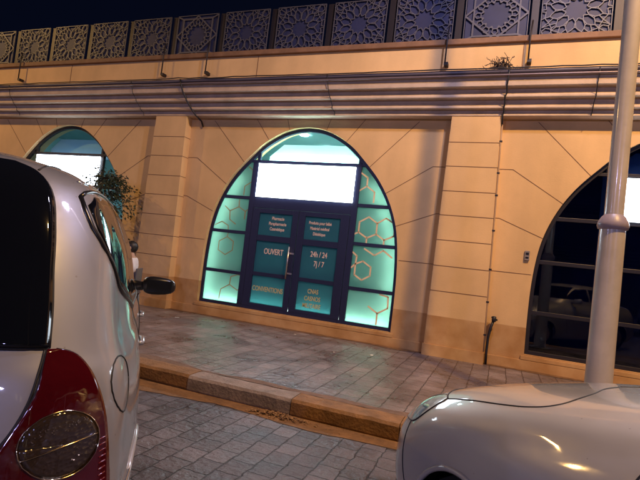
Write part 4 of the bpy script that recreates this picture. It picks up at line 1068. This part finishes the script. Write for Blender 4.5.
c3 = copy_tree(sal); c3.location = (2.6, -9.2, 0); c3.rotation_euler = (0, 0, rad(92)); c3['label'] = 'pale saloon parked across the road straight behind the camera'

# ------------------------------------------------------------------ potted tree in front of the left arch
tr = thing('potted_tree', 'slender leafy tree in a terracotta pot in front of the left arch', 'tree', (-7.52, 7.40, SZ))
MB().lathe([(0, 0), (.17, 0), (.24, .38), (.27, .39), (.27, .44), (.23, .44), (.22, .38), (0, .37)], 24).build('pot', M['pot'], tr)
tk = MB(); tips = []; rs = random.Random(11)
tk.tube([(0, 0, .37), (.02, .01, .9), (-.02, 0, 1.4), (.02, -.02, 2.0), (0, 0, 2.45)], [.03, .026, .02, .014, .008], 8)
for k in range(95):
    z0 = rs.uniform(.75, 2.45); a = rs.uniform(0, 6.28); L_ = rs.uniform(.3, .72)*(1 if z0 < 2.0 else .75)
    p = Vector((0, 0, z0)); d = Vector((math.cos(a), math.sin(a)*.6, rs.uniform(.3, 1.0))).normalized(); pts = [p.copy()]
    for j in range(6):
        d = (d+Vector((rs.gauss(0, .18), rs.gauss(0, .18), -.20))).normalized(); p = p+d*L_/6; pts.append(p.copy())
        if j > 0: tips.append((p.copy(), d.copy()))
    tk.tube(pts, [.008-.001*j for j in range(7)], 5)
tk.build('trunk', M['bark'], tr)
lf = MB()
for p, d in tips:
    for k in range(8):
        c = p+Vector((rs.gauss(0, .05), rs.gauss(0, .05), rs.gauss(0, .05))); l_ = rs.uniform(.045, .09)
        u = (d+Vector((rs.gauss(0, .8), rs.gauss(0, .8), rs.gauss(-.5, .6)))).normalized(); s_ = u.cross(Vector((rs.gauss(0, 1), rs.gauss(0, 1), rs.gauss(0, 1)))).normalized()*l_*.24; nn = u.cross(s_).normalized()*.006
        lf.add([c, c+u*l_*.45+s_+nn, c+u*l_, c+u*l_*.45-s_+nn], [(0, 1, 2), (0, 2, 3)])
lf.build('crown', M['leaf'], tr, fix=False)

# ------------------------------------------------------------------ person sitting by the left pilaster, mostly behind the car
px, py = -5.90, 6.55
pr = thing('person', 'dark haired person in a white shirt sitting by the left pilaster behind the car', 'person', (px, py, SZ), rad(-62))
def skinned(name, joints, bones, m, par, sub=2):
    me = bpy.data.meshes.new(name); me.from_pydata([j[0] for j in joints], bones, []); me.materials.append(m)
    o = bpy.data.objects.new(name, me); C.objects.link(o); o.parent = par
    md = o.modifiers.new('skin', 'SKIN'); md.use_smooth_shade = True
    sv = me.skin_vertices[0].data
    for i, j in enumerate(joints): sv[i].radius = j[1] if isinstance(j[1], tuple) else (j[1], j[1]); sv[i].use_root = (i == 0)
    s_ = o.modifiers.new('sub', 'SUBSURF'); s_.levels = sub; s_.render_levels = sub
    return o
# seated facing local -x ... trunk upright, knees forward (local -y), arms resting on thighs
J = [((0, 0, .50), (.15, .11)), ((0, .02, .66), (.13, .10)), ((0, .03, .84), (.155, .105)), ((0, .03, .95), (.11, .08)), ((0, .02, 1.01), .05), ((0, -.005, 1.06), .055), ((0, -.01, 1.13), (.072, .085)), ((0, -.01, 1.20), (.05, .06)),
     ((-.10, -.12, .50), .078), ((-.12, -.44, .50), .058), ((-.12, -.46, .28), .048), ((-.12, -.42, .08), .034), ((-.12, -.54, .035), .032),
     ((.10, -.12, .50), .078), ((.12, -.44, .50), .058), ((.12, -.46, .28), .048), ((.12, -.42, .08), .034), ((.12, -.54, .035), .032),
     ((-.17, .03, .92), .052), ((-.215, .02, .68), .040), ((-.16, -.20, .60), .030), ((-.14, -.27, .585), .026),
     ((.17, .03, .92), .052), ((.215, .02, .68), .040), ((.16, -.20, .60), .030), ((.14, -.27, .585), .026)]
Bn = [(0, 1), (1, 2), (2, 3), (3, 4), (4, 5), (5, 6), (6, 7), (0, 8), (8, 9), (9, 10), (10, 11), (11, 12), (0, 13), (13, 14), (14, 15), (15, 16), (16, 17), (2, 18), (18, 19), (19, 20), (20, 21), (2, 22), (22, 23), (23, 24), (24, 25)]
bd = skinned('body', J, Bn, M['skin'], pr)
for s in (-1, 1):   # fingers
    for k, (dx, ln) in enumerate(((-.024, .055), (-.008, .062), (.008, .058), (.022, .048))):
        b = Vector((s*.14+dx, -.27, .59)); skinned('finger', [(tuple(b), .009), (tuple(b+Vector((0, -ln*.55, .008))), .008), (tuple(b+Vector((0, -ln, -.012))), .007)], [(0, 1), (1, 2)], M['skin'], pr, 1)
    b = Vector((s*.12, -.25, .59)); skinned('thumb', [(tuple(b), .010), (tuple(b+Vector((-s*.025, -.025, .004))), .009), (tuple(b+Vector((-s*.03, -.05, -.004))), .008)], [(0, 1), (1, 2)], M['skin'], pr, 1)
sh = skinned('shirt', [((0, .02, .47), (.165, .13)), ((0, .025, .66), (.150, .118)), ((0, .03, .84), (.172, .120)), ((0, .03, .945), (.12, .09)), ((-.175, .03, .925), .066), ((-.225, .02, .72), .058), ((.175, .03, .925), .066), ((.225, .02, .72), .058)],
             [(0, 1), (1, 2), (2, 3), (2, 4), (4, 5), (2, 6), (6, 7)], M['shirt'], pr)
tz = skinned('trousers', [((0, 0, .49), (.165, .125)), ((-.10, -.12, .50), .090), ((-.12, -.44, .50), .070), ((-.12, -.46, .28), .062), ((-.12, -.42, .12), .052), ((.10, -.12, .50), .090), ((.12, -.44, .50), .070), ((.12, -.46, .28), .062), ((.12, -.42, .12), .052)],
             [(0, 1), (1, 2), (2, 3), (3, 4), (0, 5), (5, 6), (6, 7), (7, 8)], M['trousers'], pr)
def ellip(c, r, n=18, k=12, keep=None):
    v = []; f = []
    for j in range(k+1):
        ph = math.pi*j/k
        for i in range(n):
            th = 2*math.pi*i/n; v.append((c[0]+r[0]*math.sin(ph)*math.cos(th), c[1]+r[1]*math.sin(ph)*math.sin(th), c[2]+r[2]*math.cos(ph)))
    for j in range(k):
        for i in range(n):
            q = (j*n+i, j*n+(i+1) % n, (j+1)*n+(i+1) % n, (j+1)*n+i); cc = [sum(v[a][b] for a in q)/4 for b in range(3)]
            if keep is None or keep(cc): f.append(q)
    return v, f
v, f = ellip((0, .005, 1.145), (.088, .105, .108), keep=lambda c: c[1] > -.045 or c[2] > 1.195 and c[1] > -.10); MB().add(v, f, 0, True).build('hair', M['hair'], pr)
for s in (-1, 1):
    v, f = ellip((s*.03, -.088, 1.135), (.012, .008, .008), 8, 6); MB().add(v, f, 0, True).build('eye', M['black'], pr)
    v, f = ellip((s*.082, 0, 1.125), (.012, .02, .03), 8, 6); MB().add(v, f, 0, True).build('ear', M['skin'], pr)
    v, f = ellip((s*.12, -.50, .035), (.042, .12, .035), 12, 8); MB().add(v, f, 0, True).build('shoe', M['shoe'], pr)
v, f = ellip((0, -.098, 1.115), (.012, .018, .024), 8, 6); MB().add(v, f, 0, True).build('nose', M['skin'], pr)
v, f = ellip((0, -.088, 1.08), (.024, .008, .006), 8, 6); MB().add(v, f, 0, True).build('mouth', mat('lips', (.3, .1, .09), .5), pr)
ch = thing('chair', 'dark grey plastic chair under the seated person by the left pilaster', 'chair', (px, py, SZ), rad(-62))
MB().box(-.21, .21, -.22, .20, .36, .385).build('seat', M['plastic'], ch, bevel=.01); MB().box(-.20, .20, .165, .19, .387, .80).build('backrest', M['plastic'], ch, bevel=.01)
for sx in (-1, 1):
    for sy in (-1, 1): MB().tube([(sx*.18, sy*.17, .36), (sx*.21, sy*.20, 0)], .016, 8).build('leg', M['plastic'], ch)

# ------------------------------------------------------------------ litter
rs = random.Random(21); m = MB()
for k in range(150):
    x = -1.72+rs.gauss(0, .17); y = KY0-.05-abs(rs.gauss(0, .045))-.02; z = .008+rs.random()*.03*max(0, 1-abs(x+1.72)*3)
    a = rs.uniform(0, 6.28); l_ = rs.uniform(.015, .045); u = Vector((math.cos(a), math.sin(a), rs.uniform(-.2, .5))).normalized(); s_ = u.cross(Vector((0, 0, 1))).normalized()*l_*.35; c = Vector((x, y, z))
    m.add([c-u*l_*.5, c+s_+Vector((0, 0, .008)), c+u*l_*.5, c-s_+Vector((0, 0, .006))], [(0, 1, 2), (0, 2, 3)])
for k in range(60):
    x = rs.uniform(-3.4, -.6); y = KY0-.03-abs(rs.gauss(0, .12)); a = rs.uniform(0, 6.28); l_ = rs.uniform(.006, .02); u = Vector((math.cos(a), math.sin(a), 0)); s_ = Vector((-u.y, u.x, 0))*l_*.4; c = Vector((x, y, .010))
    m.add([c-u*l_*.5, c+s_+Vector((0, 0, .004)), c+u*l_*.5, c-s_], [(0, 1, 2), (0, 2, 3)])
tag(m.build('fallen_leaves', M['dryleaf'], fix=False), 'dry brown fallen leaves heaped in the gutter against the kerb', 'leaves', kind='stuff')
def scrap(x, y, s, label, name='paper_scrap', z=SZ+.006):
    r = random.Random(int(x*100)); v = []
    for k in range(7): a = k/7*6.28; v.append((s*(.7+.5*r.random())*math.cos(a), s*.5*(.7+.5*r.random())*math.sin(a), .004*r.random()))
    n = len(v); v += [(a, b, c+.002) for a, b, c in v]
    o = MB().add(v, [tuple(range(n))[::-1], tuple(range(n, 2*n))]+[(i, (i+1) % n, (i+1) % n+n, i+n) for i in range(n)]).build(name, M['paper']); o.location = (x, y, z); o.rotation_euler.z = x
    return tag(o, label, 'litter', 'paper scraps on the pavement')
scrap(-1.62, 6.9, .055, 'white paper scrap on the pavement below the right end of the pharmacy window')
scrap(-5.2, 7.1, .04, 'white paper scrap on the pavement near the left pilaster')
scrap(-3.1, 7.5, .03, 'small white scrap on the pavement right in front of the pharmacy doors')
scrap(-2.1, 6.6, .018, 'tiny white scrap in the middle of the pavement')

# ------------------------------------------------------------------ every loose piece of a repeated part becomes a part of its own
def split_loose(o):
    me = o.data; n = len(me.vertices); par = list(range(n))
    def find(a):
        while par[a] != a: par[a] = par[par[a]]; a = par[a]
        return a
    for e in me.edges:
        a, b = find(e.vertices[0]), find(e.vertices[1])
        if a != b: par[a] = b
    groups = {}
    for p in me.polygons: groups.setdefault(find(p.vertices[0]), []).append(p)
    if len(groups) < 2: return
    for ps in groups.values():
        idx = {}; V = []; F = []
        for p in ps:
            f = []
            for v in p.vertices:
                if v not in idx: idx[v] = len(V); V.append(me.vertices[v].co.copy())
                f.append(idx[v])
            F.append(f)
        m2 = bpy.data.meshes.new(me.name); m2.from_pydata(V, [], F)
        for m in me.materials: m2.materials.append(m)
        m2.polygons.foreach_set('material_index', [p.material_index for p in ps]); m2.polygons.foreach_set('use_smooth', [p.use_smooth for p in ps])
        c = o.copy(); c.data = m2; C.objects.link(c)
    bpy.data.objects.remove(o)
SPLIT = ('lattice_post', 'wheel_arch_liner', 'wheel_arch_lip', 'seam', 'ceiling_lamp', 'clip', 'balcony', 'sill_course', 'valve')
for o in [o for o in bpy.data.objects if o.type == 'MESH' and o.name.split('.')[0] in SPLIT]: split_loose(o)
